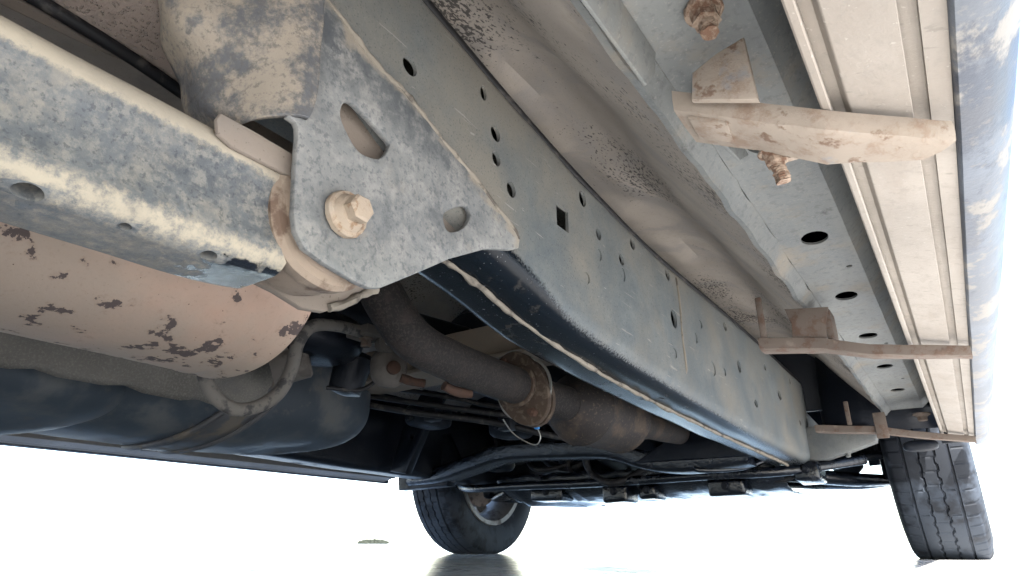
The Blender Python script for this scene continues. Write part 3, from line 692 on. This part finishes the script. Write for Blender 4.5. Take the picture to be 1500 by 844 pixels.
tube('tie_wire', [(-.588, .933, .229), (-.583, .936, .212), (-.592, .935, .200), (-.610, .925, .207), (-.628, .915, .222), (-.643, .91, .245)], .0011, 'wire', fo, n=6)
tube('hanger_wire', [(-.650, .90, .315), (-.655, .905, .345), (-.63, .905, .362), (-.600, .905, .362)], .0012, 'wire', fo, n=6)

# ---- panels and brackets deep behind the exhaust
box('gearbox_crossmember', (-1.45, 1.02, .405), (-.50, 1.10, .475), 'tan_panel', ROOT, bev=.012)
box('crossmember_flange', (-1.45, 1.005, .392), (-.50, 1.125, .402), 'tan_panel', ROOT, bev=.003)
box('inner_bracket', (-.575, 1.22, .345), (-.478, 1.75, .440), 'dusty_cast', ROOT, bev=.01)
lathe('gearbox', [(0, .07), (.05, .11), (.3, .12), (.55, .15), (.75, .19), (.95, .23), (1.0, .23), (1.0, .05)], (CX+.06, 1.15, .50), (0, 1, 0), 'black', ROOT, n=28)
tube('propeller_shaft', [(CX+.06, 1.16, .50), (CX+.04, .6, .46), (CX, -.50, .37)], .034, 'black', ROOT, n=20)
# pad-side bar and hose above the arm
tube('fuel_hose', [(-.540, -.38, .460), (-.549, .11, .461), (-.566, .27, .460), (-.575, .42, .460)], .0062, 'hose', ROOT, n=12)

# ---- rough heat shield in front of the tank
sv = []
for i in range(37):
    y = -.38+1.055*i/36
    row = []
    for x, z in ((-1.005, .258), (-.998, .268), (-.992, .300), (-.990, .302), (-.984, .306), (-.980, .340), (-.985, .40), (-1.0, .46)):
        q = Vector((x, y, z)); q.x += .004*noise.noise(q*9); q.z += .003*noise.noise(q*6)
        if i % 4 == 0 and z < .262: q.z += .006
        row.append(q)
    sv.append(row)
V, Fc = loft(sv, caps=False, closed=False)
hs = mk('heat_shield', V, Fc, 'shield', ROOT, angle=60); hs.modifiers.new('sheet', 'SOLIDIFY').thickness = .003

# ---- fuel tank: two moulded lobes under a strap
def blob(name, c, h, mat, parent, e=2.8, ey=3.2, dents=(), nu=56, nv=30):
    rings = []; c = Vector(c)
    for i in range(nv+1):
        ph = -math.pi/2+math.pi*i/nv; cp, sp = math.cos(ph), math.sin(ph)
        yy = math.copysign(abs(sp)**(2/ey), sp); rr = abs(cp)**(2/ey)
        rg = []
        for j in range(nu):
            a = 2*math.pi*j/nu; ca, sa = math.cos(a), math.sin(a)
            p = Vector((c.x+h[0]*rr*math.copysign(abs(ca)**(2/e), ca), c.y+h[1]*yy, c.z+h[2]*rr*math.copysign(abs(sa)**(2/e), sa)))
            for (dx, dy, rx, ry, dep) in dents:
                q = math.hypot((p.x-dx)/rx, (p.y-dy)/ry)
                if p.z < c.z and q < 1.25: p.z += dep*(1 if q < .85 else max(0, (1.25-q)/.4))
            p += Vector((.002*noise.noise(p*7), .002*noise.noise(p*7+Vector((4, 0, 0))), .002*noise.noise(p*6)))
            rg.append(p)
        rings.append(rg)
    V, Fc = loft(rings); return mk(name, V, Fc, mat, parent, angle=60)
tank = blob('fuel_tank', (-1.305, .60, .374), (.195, .54, .150), 'tank', ROOT, dents=[(-1.22, .93, .10, .08, .014)])
blob('tank_lobe', (-1.262, .10, .312), (.235, .48, .128), 'tank', tank, ey=2.1, dents=[(-1.17, .16, .10, .22, .020)])
def tank_skin(t, off):
    a = R(80-t*190); ca, sa = math.cos(a), math.sin(a); e = 2/2.8
    return (-1.305+(.193+off)*math.copysign(abs(ca)**e, ca), .735-.10*max(0, -sa), .374+(.149+off)*math.copysign(abs(sa)**e, sa))
for dx in (0, .075):
    tube('strap_edge', [Vector(tank_skin(t/14, .005))+Vector((0, dx, 0)) for t in range(15)], .0065, 'strap', tank, n=8, k=3)
rings = [[Vector(tank_skin(t/24, .0035))+Vector((0, d, 0)) for d in (0, .025, .05, .075)] for t in range(25)]
V, Fc = loft(rings, caps=False, closed=False); stp = mk('tank_strap', V, Fc, 'strap', tank, angle=60); stp.modifiers.new('sheet', 'SOLIDIFY').thickness = .003

# ---- hose loop, valve and little castings between muffler and tank
loop = [(-.80, .715, .380), (-.805, .66, .378), (-.81, .615, .366), (-.82, .600, .335), (-.825, .598, .295), (-.83, .585, .256), (-.835, .555, .230), (-.84, .520, .222), (-.845, .488, .240), (-.85, .470, .275), (-.855, .468, .31)]
lp = tube('hose_loop', loop, [.010, .010, .0105, .0105, .0105, .0105, .010, .010, .010, .010, .010], 'dusty_hose', ROOT, n=14, k=8)
box('hose_end', (-.83, .700, .372), (-.775, .752, .390), 'dusty_cast', lp, bev=.004)
bolt('hose_bolt', (-.80, .722, .372), (0, 0, -1), 'rusty_dark', lp, r=.0095, head=.011, flange=.012, fl_t=.003)
valve = blob('valve_body', (-.90, .70, .385), (.065, .075, .045), 'black', ROOT, nu=24, nv=14)
lathe('solenoid', [(-.03, .02), (-.03, .032), (.03, .032), (.034, .028), (.034, .01)], (-.92, .66, .33), (.5, .6, .3), 'dusty_cast', valve, n=24)
lathe('filter_cup', [(-.04, .01), (-.035, .03), (.03, .036), (.04, .03), (.04, .01)], (-.90, .78, .335), (.2, .1, 1), 'black', valve, n=24)
tube('sensor_wire', [(-.86, .80, .40), (-.85, .815, .35), (-.87, .79, .305), (-.90, .73, .30)], .004, 'hose', valve, n=8)
lathe('elbow', [(-.05, .022), (0, .024), (.05, .020)], (-.93, .60, .345), (.3, .8, .35), 'dusty_cast', valve, n=20)
# exhaust mount casting with rubber and rusty stud
mnt = blob('exhaust_mount', (-.795, .775, .330), (.026, .034, .036), 'dusty_cast', ROOT, nu=28, nv=18, e=2.4, ey=2.4)
lathe('mount_ear', [(-.010, .006), (-.010, .017), (.010, .017), (.010, .006)], (-.782, .752, .366), (1, -.4, 0), 'dusty_cast', mnt, n=20, closed=True)
tube('mount_stud', [(-.775, .785, .312), (-.765, .805, .308), (-.755, .825, .306)], .008, 'rust_red', mnt, n=12, wob=.002)
lathe('stud_end', [(0, .012), (.006, .012), (.008, .009)], (-.767, .758, .322), (1, -.5, 0), 'rust_red', mnt, n=14)
tube('pipe_tab', [(-.640, .745, .272), (-.632, .77, .265), (-.622, .79, .266)], .008, 'rust_red', pipe, n=10, wob=.002)

# ---- cables and clutter over the far floor
for pth, rad in (([(-1.35, 1.05, .42), (-1.1, 1.15, .37), (-.95, 1.25, .345), (-.80, 1.40, .325), (-.74, 1.62, .32)], .007), ([(-1.35, 1.02, .40), (-1.12, 1.15, .35), (-.95, 1.28, .325), (-.85, 1.42, .30), (-.80, 1.6, .30)], .008), ([(-1.30, 1.1, .44), (-1.05, 1.2, .39), (-.92, 1.3, .36), (-.78, 1.45, .35)], .006)):
    tube('cable', pth, rad, 'hose', ROOT, n=10)
tube('earth_wire', [(-.70, 1.20, .325), (-.70, 1.22, .290), (-.66, 1.22, .268), (-.63, 1.20, .290), (-.625, 1.19, .32)], .003, 'wire', ROOT, n=8)
for x, y, z in ((-1.08, 1.22, .36), (-.92, 1.32, .335)):
    box('cable_clip', (x-.02, y-.015, z-.03), (x+.02, y+.015, z+.03), 'black', ROOT, bev=.005)

rnd = random.Random(11)
for k in range(9):
    x0 = -1.45+.11*k+rnd.uniform(-.03, .03); y0 = 1.85+rnd.uniform(0, .25); z0 = .30+rnd.uniform(-.03, .08)
    tube('brake_hose', [(x0, y0, z0+.12), (x0+rnd.uniform(-.05, .05), y0+.05, z0), (x0+.10, y0+.02, z0-.05), (x0+.20, y0+.08, z0+rnd.uniform(-.03, .05)), (x0+.26, y0+.12, z0+.10)], rnd.uniform(.006, .013), 'hose', ROOT, n=10)
for x0, y0, z0, sx_, sy_, sz_ in ((-1.40, 1.95, .33, .10, .12, .09), (-1.18, 1.90, .36, .13, .10, .08), (-.88, 1.93, .36, .09, .14, .10), (-.70, 1.96, .34, .10, .10, .07), (-.48, 2.02, .30, .08, .10, .08), (-1.30, 1.45, .40, .10, .14, .07), (-.86, 1.50, .40, .08, .20, .06), (-1.10, 1.60, .38, .12, .12, .09)):
    o = blob('gearbox_fitting', (x0, y0, z0), (sx_/2, sy_/2, sz_/2), 'black', ROOT, nu=20, nv=12, e=4, ey=4)
    bolt('fitting_bolt', (x0-.01, y0-sy_/2-.001, z0-.012), (0, -1, 0), 'black', o, r=.010, head=.009, flange=.014, fl_t=.003)
plate('support_brace', [(-1.50, .26), (-1.44, .25), (-1.36, .40), (-1.30, .48), (-1.38, .50), (-1.46, .38)], [circ(-1.42, .36, .014, 12)], XZ(1.52), .03, 'black', ROOT, bevel=.005)
# ---- front crossmember and suspension
cmP = [(-1.66, 1.78, .260), (-1.50, 1.76, .265), (-1.36, 1.75, .290), (-1.22, 1.75, .315), (-1.0, 1.76, .310), (-.86, 1.77, .300), (-.74, 1.78, .262), (-.62, 1.79, .250), (-.46, 1.80, .262)]
PP = catmull(cmP, 6); rings = []
for p in PP:
    rings.append([p+Vector((0, a, b)) for a, b in ((-.030, -.020), (-.034, -.014), (-.034, .020), (-.026, .028), (.030, .028), (.036, .020), (.036, -.012), (.048, -.018), (.048, -.024), (-.02, -.024))])
V, Fc = loft(rings); cm_ = mk('front_crossmember', V, Fc, 'black_gloss', ROOT, angle=40)
for x, z in ((-.545, .330), (-.470, .335)):
    bolt('crossmember_bolt', (x, 1.735, z), (0, -1, 0), 'rusty_dark', cm_, r=.012, head=.012, flange=.018, fl_t=.004)
plate('crossmember_web', [(-.75, .262), (-.40, .262), (-.36, .30), (-.40, .385), (-.50, .40), (-.60, .345)], [], XZ(1.765), .05, 'black', cm_, bevel=.006)
plate('crossmember_end', [(-1.72, .23), (-1.50, .235), (-1.46, .30), (-1.52, .40), (-1.60, .52), (-1.76, .52)], [circ(-1.64, .29, .012, 12)], XZ(1.80), .05, 'black', cm_, bevel=.006)
for x, z in ((-1.62, .268), (-1.57, .262)): bolt('mount_bolt', (x, 1.745, z), (0, -1, 0), 'rusty_dark', cm_, r=.012, head=.01, flange=.018, fl_t=.004)
# control arms, splash guards, steering gear
for sgn in (1, -1):
    mx = (lambda x: x) if sgn == 1 else (lambda x: 2*CX-x)
    pts = [(mx(-.60), 2.22, .265), (mx(-.45), 2.28, .250), (mx(-.30), 2.38, .235), (mx(-.20), 2.47, .235)]
    la = tube('lower_control_arm', pts, [.040, .044, .040, .030], 'black_gloss', ROOT, n=16, flat=.55)
    tube('arm_branch', [(mx(-.60), 2.72, .265), (mx(-.45), 2.66, .250), (mx(-.30), 2.56, .235), (mx(-.20), 2.49, .235)], [.040, .042, .038, .030], 'black_gloss', la, n=16, flat=.55)
    lathe('spring_strut', [(0, .03), (.02, .05), (.28, .055), (.30, .04), (.34, .02)], (mx(-.32), 2.48, .26), (mx(0) and sgn*-.15, 0, 1), 'black', la, n=24)
    tube('drive_shaft', [(mx(-.72), 2.47, .36), (mx(-.5), 2.48, .355), (mx(-.18), 2.484, WZ)], .016, 'black', ROOT, n=14)
    lathe('shaft_boot', [(0, .05), (.02, .046), (.025, .052), (.045, .042), (.05, .047), (.07, .034), (.075, .04), (.10, .022), (.12, .016)], (mx(-.21), 2.484, WZ), (-sgn, 0, 0), 'hose', ROOT, n=24)
    tube('tie_rod', [(mx(-.68), 2.30, .29), (mx(-.40), 2.30, .285), (mx(-.19), 2.33, .30)], [.018, .013, .012], 'black', ROOT, n=12)
    box('upright', (min(mx(-.215), mx(-.165)), 2.40, .23), (max(mx(-.215), mx(-.165)), 2.56, .52), 'black', ROOT, bev=.02, seg=3)
# crumpled splash guard with uneven lower lip
gv = []; GN = 70
for i in range(GN+1):
    x = -1.46+1.02*i/GN; row = []
    zl = .198+.016*noise.noise(Vector((x*9, 0, 0)))+.008*noise.noise(Vector((x*27, 2, 0)))-.012*math.exp(-((x+.95)/.05)**2)-.014*math.exp(-((x+.62)/.05)**2)
    for y, z in ((2.02, .275), (2.04, .235), (2.10, zl+.008), (2.16, zl), (2.30, zl-.002), (2.55, zl+.004), (2.85, zl+.02)):
        q = Vector((x, y, z)); q.z += .010*noise.noise(q*16); q.y += .016*noise.noise(q*12); row.append(q)
    gv.append(row)
V, Fc = loft(gv, caps=False, closed=False); sg_ = mk('splash_guard', V, Fc, 'black_gloss', ROOT, angle=60); sg_.modifiers.new('sheet', 'SOLIDIFY').thickness = .004
for x0, x1, y0, z0, z1 in ((-1.33, -1.20, 2.06, .186, .235), (-1.02, -.93, 2.02, .172, .225), (-.90, -.84, 2.05, .180, .22), (-.66, -.55, 2.03, .176, .225), (-.40, -.33, 2.0, .205, .26)):
    o = box('guard_bracket', (x0, y0, z0), (x1, y0+.10, z1), 'black_gloss', ROOT, bev=.010, seg=3)
    for v in o.data.vertices: v.co += Vector((0, .010*noise.noise(v.co*25), .008*noise.noise(v.co*31)))
    bolt('guard_bolt', ((x0+x1)/2, y0-.001, (z0+z1)/2+.006), (0, -1, 0), 'black', o, r=.009, head=.008, flange=.013, fl_t=.003)
tube('stabiliser_bar', [(-1.75, 2.15, .27), (-1.55, 1.98, .235), (-1.3, 1.95, .232), (-.99, 1.95, .228), (-.62, 1.95, .232), (-.42, 1.98, .235), (-.23, 2.15, .27)], .014, 'black_gloss', ROOT, n=14)
box('steering_gear', (-1.30, 2.24, .23), (-.66, 2.32, .30), 'black', ROOT, bev=.02, seg=3)
box('engine_sump', (-1.28, 2.15, .30), (-.70, 2.75, .62), 'black', ROOT, bev=.04, seg=4)
for x in (-1.22, -1.08): bolt('steering_bolt', (x, 2.239, .262), (0, -1, 0), 'rusty_dark', ROOT, r=.012, head=.012, flange=.016, fl_t=.004)
box('front_bumper', (2*CX+.05, 3.20, .42), (-.05, 3.36, .66), 'black', ROOT, bev=.05, seg=4)
# bent tie-down loop under the rail's front
tube('tie_down_loop', [(-.462, 1.93, .268), (-.50, 1.88, .252), (-.555, 1.80, .240), (-.60, 1.76, .232), (-.565, 1.78, .228), (-.50, 1.86, .238), (-.455, 1.92, .262)], .007, 'black_gloss', ROOT, n=10)
# outrigger from the rail to the body mount
plate('body_mount_outrigger', [(-.352, .272), (-.345, .350), (-.30, .352), (-.19, .334), (-.182, .318), (-.185, .308), (-.25, .288), (-.31, .272)], [], XZ(2.045), .05, 'sill', ROOT, bevel=.008)
tube('outrigger_stud', [(-.255, 2.04, .292), (-.255, 2.035, .268)], .0065, 'sill', ROOT, n=10, k=3)
lathe('body_mount', [(0, .02), (.0, .035), (.03, .04), (.035, .03), (.07, .036), (.07, .01)], (-.245, 2.09, .345), (0, 0, 1), 'black', ROOT, n=24)

# ---- running board: extrusion, trim, brackets
bp = [(-.0235, .300), (-.0235, .2775), (-.0225, .2765), (-.0192, .2765), (-.0183, .2775), (-.0183, .2885), (-.0125, .2885), (-.0098, .2812), (-.0090, .2806), (.0208, .2806), (.0213, .2811), (.0213, .2895), (.0300, .2895), (.0300, .2835), (.0410, .2835), (.0410, .300), (.046, .340), (.040, .346), (-.020, .346), (-.0235, .342)]
def tilt(x, z):
    dz = .018*max(0, .041-x)/.0645 if z < .31 else .012
    return (x*(1+dz/.237) if x < 0 else x, z+dz)
bp = [tilt(x, z) for x, z in bp]
board = extrude_profile('running_board', bp, -.10, 1.955, 'board', ROOT, angle=25)
mboard = extrude_profile('running_board', [(2*CX-x, z) for x, z in bp], -.10, 1.99, 'board', ROOT, angle=25)
extrude_profile('step_trim', [(2*CX-x, z) for x, z in ((.0413, .2990), (.0413, .2800), (.0500, .2775), (.0665, .2845), (.0790, .3120), (.0800, .3320), (.0600, .3500), (.0480, .3470))], -.12, 2.02, 'trim', mboard, angle=45)
tr = [Vector(p) for p in ((.0413, .2990, 0), (.0413, .2800, 0), (.0430, .2778, 0), (.0500, .2775, 0), (.0590, .2795, 0), (.0665, .2845, 0), (.0740, .2950, 0), (.0790, .3120, 0), (.0800, .3320, 0), (.0760, .3460, 0), (.0600, .3500, 0), (.0480, .3470, 0))]
prof = [(p.x, p.y) for p in tr]
rings = []
for y in [-.13, -.127, -.115, -.10] + [-.04+.06*i for i in range(35)] + [2.01, 2.03, 2.05, 2.068, 2.078, 2.082]:
    s = math.sqrt(max(.02, 1-((-.10-y)/.031)**2)) if y < -.10 else 1 if y < 2.03 else math.sqrt(max(.02, 1-((y-2.03)/.0525)**2)); cx_, cz_ = .0435, .318
    rings.append([Vector((cx_+(x-cx_)*(.25+.75*s) + .0008*noise.noise(Vector((x*30, y*12, z*30))), y, cz_+(z-cz_)*(.35+.65*s)+.0008*noise.noise(Vector((y*15, x*20, 5))))) for x, z in prof])
V, Fc = loft(rings); trim = mk('step_trim', V, Fc, 'trim', board, angle=45, attrs={'rear': [max(-1, min(1, (.75-p.y)/.4)) for p in V]})
# inner wall of the board's front end
ec = plate('end_cap', [(-.026, .2790), (.0408, .2790), (.0408, .346), (-.026, .346)], [], XZ(1.962), .010, 'black', board, bevel=.002)
box('end_tongue', (-.020, 1.966, .286), (.0500, 2.045, .312), 'black', board, bev=.008)

def step_bracket(path, dep0, h, mat, cut=0.0, yfoot=None):
    """folded channel: path of (x, y, z) for the upper rear edge, flange h tall, foot depth long"""
    P = []
    for a_, b_ in zip(path, path[1:]):
        P += [Vector(a_).lerp(Vector(b_), q/6) for q in range(6)]
    P.append(Vector(path[-1])); rings = []
    n = len(P)
    for i, p in enumerate(P):
        c = cut*max(0, (i-(n-10))/9)
        x, yb, z = p; t = .0035; depth = dep0*(1-.38*i/n) if yfoot is None else max(.012, yfoot-yb)
        hh = h*(1-.25*i/n)
        sec = [(yb, z), (yb-.0005, z-hh*.5), (yb+.0006, z-hh*.95), (yb+.0025, z-hh), (yb+depth*.5, z-hh-.001), (yb+depth, z-hh), (yb+depth, z-hh+t), (yb+depth*.5, z-hh+t), (yb+.008, z-hh+t+.001), (yb+t+.001, z-hh+.009), (yb+t, z-hh*.4), (yb+t, z)]
        rings.append([Vector((x-c*max(0, (yy-yb)/depth), yy, zz))+Vector((0, .0009*noise.noise(Vector((x*50, zz*40, yy*20))), .0009*noise.noise(Vector((x*45, yy*40, 3))))) for yy, zz in sec])
    V, Fc = loft(rings, caps=False)
    for b_ in (0, (len(rings)-1)*12):
        for i in range(5): Fc.append((b_+i, b_+i+1, b_+10-i, b_+11-i))
    return mk('step_bracket', V, Fc, mat, ROOT, angle=22)
b1 = step_bracket([(-.1150, .3705, .3460), (-.0253, .3760, .2935), (.0386, .4046, .2755)], .038, .0175, 'rusty', cut=.018, yfoot=.417)
plate('bracket_tab', [(-.0975, .325), (-.0950, .3445), (-.0784, .3520), (-.0610, .3560), (-.0590, .3080)], [], XZ(.3630), .006, 'rusty', b1, bevel=.0015)
bolt('stud_nut', (-.0640, .424, .3060), (.12, .08, -1), 'rusty_bolt', b1, r=.0082, head=.008, flange=.0105, fl_t=.003, shank=.014, sr=.0052, jitter=.0014)
bolt('sill_bolt', (-.0790, .345, .3800), (.10, -.10, -1), 'rusty_bolt', b1, r=.0095, head=.008, flange=.0130, fl_t=.004, shank=.010, sr=.0058, jitter=.0013)
box('nut_key', (-.062, .424, .2955), (-.046, .430, .3005), 'rusty', b1, bev=.001)
plate('bracket_web', [(-.108, .402), (-.086, .404), (-.083, .378), (-.106, .376)], [], lambda a, b, c: (a, b, .3185-(a+.10)*.5+c), .004, 'rusty', b1, bevel=.001)
plate('folded_edge', [(.10, .376), (.365, .376), (.372, .364), (.365, .352), (.10, .352)], [], lambda a, b, c: (-.1345+c+(b-.345)*.35, a, b+.004), .003, 'sill', b1, bevel=.0008)
plate('folded_foot', [(.415, .384), (.545, .384), (.52, .366), (.43, .352)], [], lambda a, b, c: (-.112+c+(b-.345)*.2, a, b), .003, 'sill', b1, bevel=.0008)
B2 = .965
b2 = step_bracket([(-.2125, B2, .3310), (-.128, B2, .3165), (-.068, B2, .2960), (.0410, B2, .2765)], .034, .0175, 'rusty_dark')
box('bracket_post', (-.2095, B2+.002, .322), (-.2000, B2+.008, .396), 'rusty_dark', b2, bev=.002)
plate('bracket_tab', [(-.165, .318), (-.162, .345), (-.168, .368), (-.112, .360), (-.118, .340), (-.122, .310)], [], XZ(B2+.006), .005, 'rusty_dark', b2, bevel=.0012)
box('bracket_gusset', (-.120, B2+.009, .315), (-.110, B2+.05, .360), 'rusty_dark', b2, bev=.002)
B3 = 1.86
b3 = step_bracket([(-.300, B3, .3360), (-.150, B3, .3180), (-.080, B3, .3000), (.0410, B3, .2770)], .040, .0175, 'rusty_dark')
box('bracket_post', (-.222, B3+.002, .328), (-.211, B3+.009, .390), 'rusty_dark', b3, bev=.002)
box('bracket_tab', (-.160, B3-.006, .288), (-.132, B3+.002, .352), 'rusty_dark', b3, bev=.002)
bolt('sill_bolt', (-.055, B3+.03, .345), (0, 0, -1), 'rusty_dark', b3, r=.012, head=.012, flange=.020, fl_t=.004)
blob('hanging_lug', (-.075, B3+.07, .272), (.040, .02, .014), 'black', b3, nu=20, nv=12)

# ---- wheels
def tyre_mesh():
    NA = 600; pitch = 60
    prof = []
    NT = 64
    for i in range(NT+1):
        u = -1+2*i/NT; x = u*TRW/2
        prof.append((x, TYR-.010*abs(u)**3.2, 't', u))
    sh = [(TRW/2+.006, TYR-.016), (TRW/2+.012, TYR-.026), (TYW/2-.004, TYR-.042), (TYW/2, TYR-.062), (TYW/2-.001, TYR-.082), (TYW/2-.006, TYR-.102), (TYW/2-.014, TYR-.122), (TYW/2-.020, TYR-.134), (TYW/2-.026, TYR-.142), (TYW/2-.04, TYR-.145)]
    prof = [(-x, r, 's', -1) for x, r in reversed(sh)]+prof+[(x, r, 's', 1) for x, r in sh]
    V, W_ = [], []; n = len(prof)
    for j in range(NA):
        th = 2*math.pi*j/NA; ph = (th*pitch/(2*math.pi)) % 1
        zig = .0035*(1 if ph < .5 else -1)*min(1, 6*abs(abs(ph-.5)-.25+.25))*1.0
        zig = .0022*max(-1, min(1, 5*math.sin(2*math.pi*ph)))
        for k, (x, r, kind, u) in enumerate(prof):
            rr = r
            if kind == 't':
                for g, wd, zz in ((-.055, .0032, 0), (-.019, .0026, zig), (.019, .0026, zig), (.055, .0032, 0)):
                    if abs(x-g-zz) < wd: rr -= .0060
                if abs(x) > .060 and (ph < .10): rr -= .0030
                if .026 < abs(x) < .050 and ph > .9: rr -= .003
                if abs(x) < .013 and .45 < ph < .53: rr -= .002
            elif abs(x) < TYW/2-.003 and r > TYR-.03 and ph < .16: rr -= .003
            elif r < TYR-.1: rr += 0
            y, z = rr*math.cos(th), rr*math.sin(th); xx = x
            zmin = -(WZ)+.0005
            if z < zmin:
                xx *= 1+.06*min(1, (zmin-z)/.012); z = zmin
            V.append((xx, y, z)); W_.append(max(0, min(1, (-z-.12)/.2)) if kind == 't' else .2)
    F_ = []
    for j in range(NA):
        j2 = (j+1) % NA
        for k in range(n-1): F_.append((j*n+k, j*n+k+1, j2*n+k+1, j2*n+k))
    me = bpy.data.meshes.new('tyre'); me.from_pydata(V, [], F_)
    a = me.attributes.new('wear', 'FLOAT', 'POINT'); a.data.foreach_set('value', W_)
    finish(me, True, 35); me.materials.append(M['tyre']); return me
def lathe_mesh(name, prof, n, mat, closed=False):
    ob = lathe(name, prof, (0, 0, 0), (1, 0, 0), mat, None, n=n, closed=closed); me = ob.data; bpy.data.objects.remove(ob); return me
TM = tyre_mesh()
RIM = lathe_mesh('rim', [(-.094, .222), (-.097, .240), (-.091, .243), (-.086, .236), (-.084, .228), (-.06, .222), (-.02, .206), (.03, .204), (.07, .222), (.086, .230), (.092, .242), (.097, .240), (.094, .224), (.07, .212), (.03, .194), (-.02, .196), (-.06, .212)], 72, 'rim', closed=True)
# spokes joined to the rim mesh
bm = bmesh.new(); bm.from_mesh(RIM)
for k in range(6):
    a = 2*math.pi*k/6; rg = []
    for r, wd, x0, x1 in ((.035, .034, .045, .062), (.10, .026, .058, .078), (.16, .026, .050, .072), (.205, .036, .028, .060)):
        q = []
        for s, x in ((-1, x0), (1, x0), (1, x1), (-1, x1)): q.append(bm.verts.new((x, r*math.cos(a)-s*wd*math.sin(a), r*math.sin(a)+s*wd*math.cos(a))))
        rg.append(q)
    for q, q2 in zip(rg, rg[1:]):
        for j in range(4): bm.faces.new((q[j], q[(j+1) % 4], q2[(j+1) % 4], q2[j]))
bmesh.ops.recalc_face_normals(bm, faces=bm.faces); bm.to_mesh(RIM); bm.free(); finish(RIM, True, 35)
HUB = lathe_mesh('hub', [(-.075, .02), (-.07, .05), (-.02, .055), (.0, .065), (.05, .065), (.066, .055), (.072, .03), (.072, .005)], 32, 'disc')
DISC = lathe_mesh('brake_disc', [(-.018, .06), (-.018, .158), (-.004, .158), (.000, .150), (.004, .158), (.012, .158), (.012, .06)], 60, 'disc', closed=True)
bm = bmesh.new(); bmesh.ops.create_cube(bm, size=1)
for v in bm.verts: v.co = Vector((-.002+v.co.x*.085, -.135+v.co.y*.06, .02+v.co.z*.15))
bmesh.ops.bevel(bm, geom=list(bm.edges), offset=.014, segments=3, affect='EDGES', profile=.5)
CAL = bpy.data.meshes.new('brake_caliper'); bm.to_mesh(CAL); bm.free(); finish(CAL); CAL.materials.append(M['dusty_cast'])
for x, y, flip in ((-.076, WY, 0), (2*CX+.076, WY, 1), (-.076, RWY, 0), (2*CX+.076, RWY, 1)):
    wh = bpy.data.objects.new('wheel', RIM); COL.objects.link(wh); wh.parent = ROOT
    wh.location = Vector((x, y, WZ))-ROOT.location; wh.rotation_euler = (0, 0, math.pi if flip else 0)
    for nm, me in (('tyre', TM), ('hub', HUB), ('brake_disc', DISC), ('brake_caliper', CAL)):
        c = bpy.data.objects.new(nm, me); COL.objects.link(c); c.parent = wh
        if nm == 'brake_caliper' and flip: c.rotation_euler = (math.pi, 0, 0)

# ------------------------------------------------------------------ low dry shrub far off
def shrub(loc, wx, hz, n, label):
    bm = bmesh.new(); rnd = random.Random(3)
    for i in range(n):
        a = rnd.random()*6.283; r = math.sqrt(rnd.random()); h = rnd.random()*math.sqrt(max(0, 1-r*r*.9))
        p = Vector((math.cos(a)*r*wx, math.sin(a)*r*wx*.6, h*hz)); s = .05+.05*rnd.random()
        d = Vector((rnd.uniform(-1, 1), rnd.uniform(-1, 1), rnd.uniform(0, 1))).normalized(); e = d.orthogonal().normalized()
        v = [bm.verts.new(p-e*s*.3), bm.verts.new(p+d*s), bm.verts.new(p+e*s*.3)]; bm.faces.new(v)
    me = bpy.data.meshes.new('low_shrub'); bm.to_mesh(me); bm.free(); o = link('low_shrub', me, 'shrub'); o.location = loc
    o['label'] = label; o['category'] = 'shrub'; return o
shrub((-27.9, 27.0, 0), 1.05, .24, 2600, 'low dark shrub far off on the pale open ground')
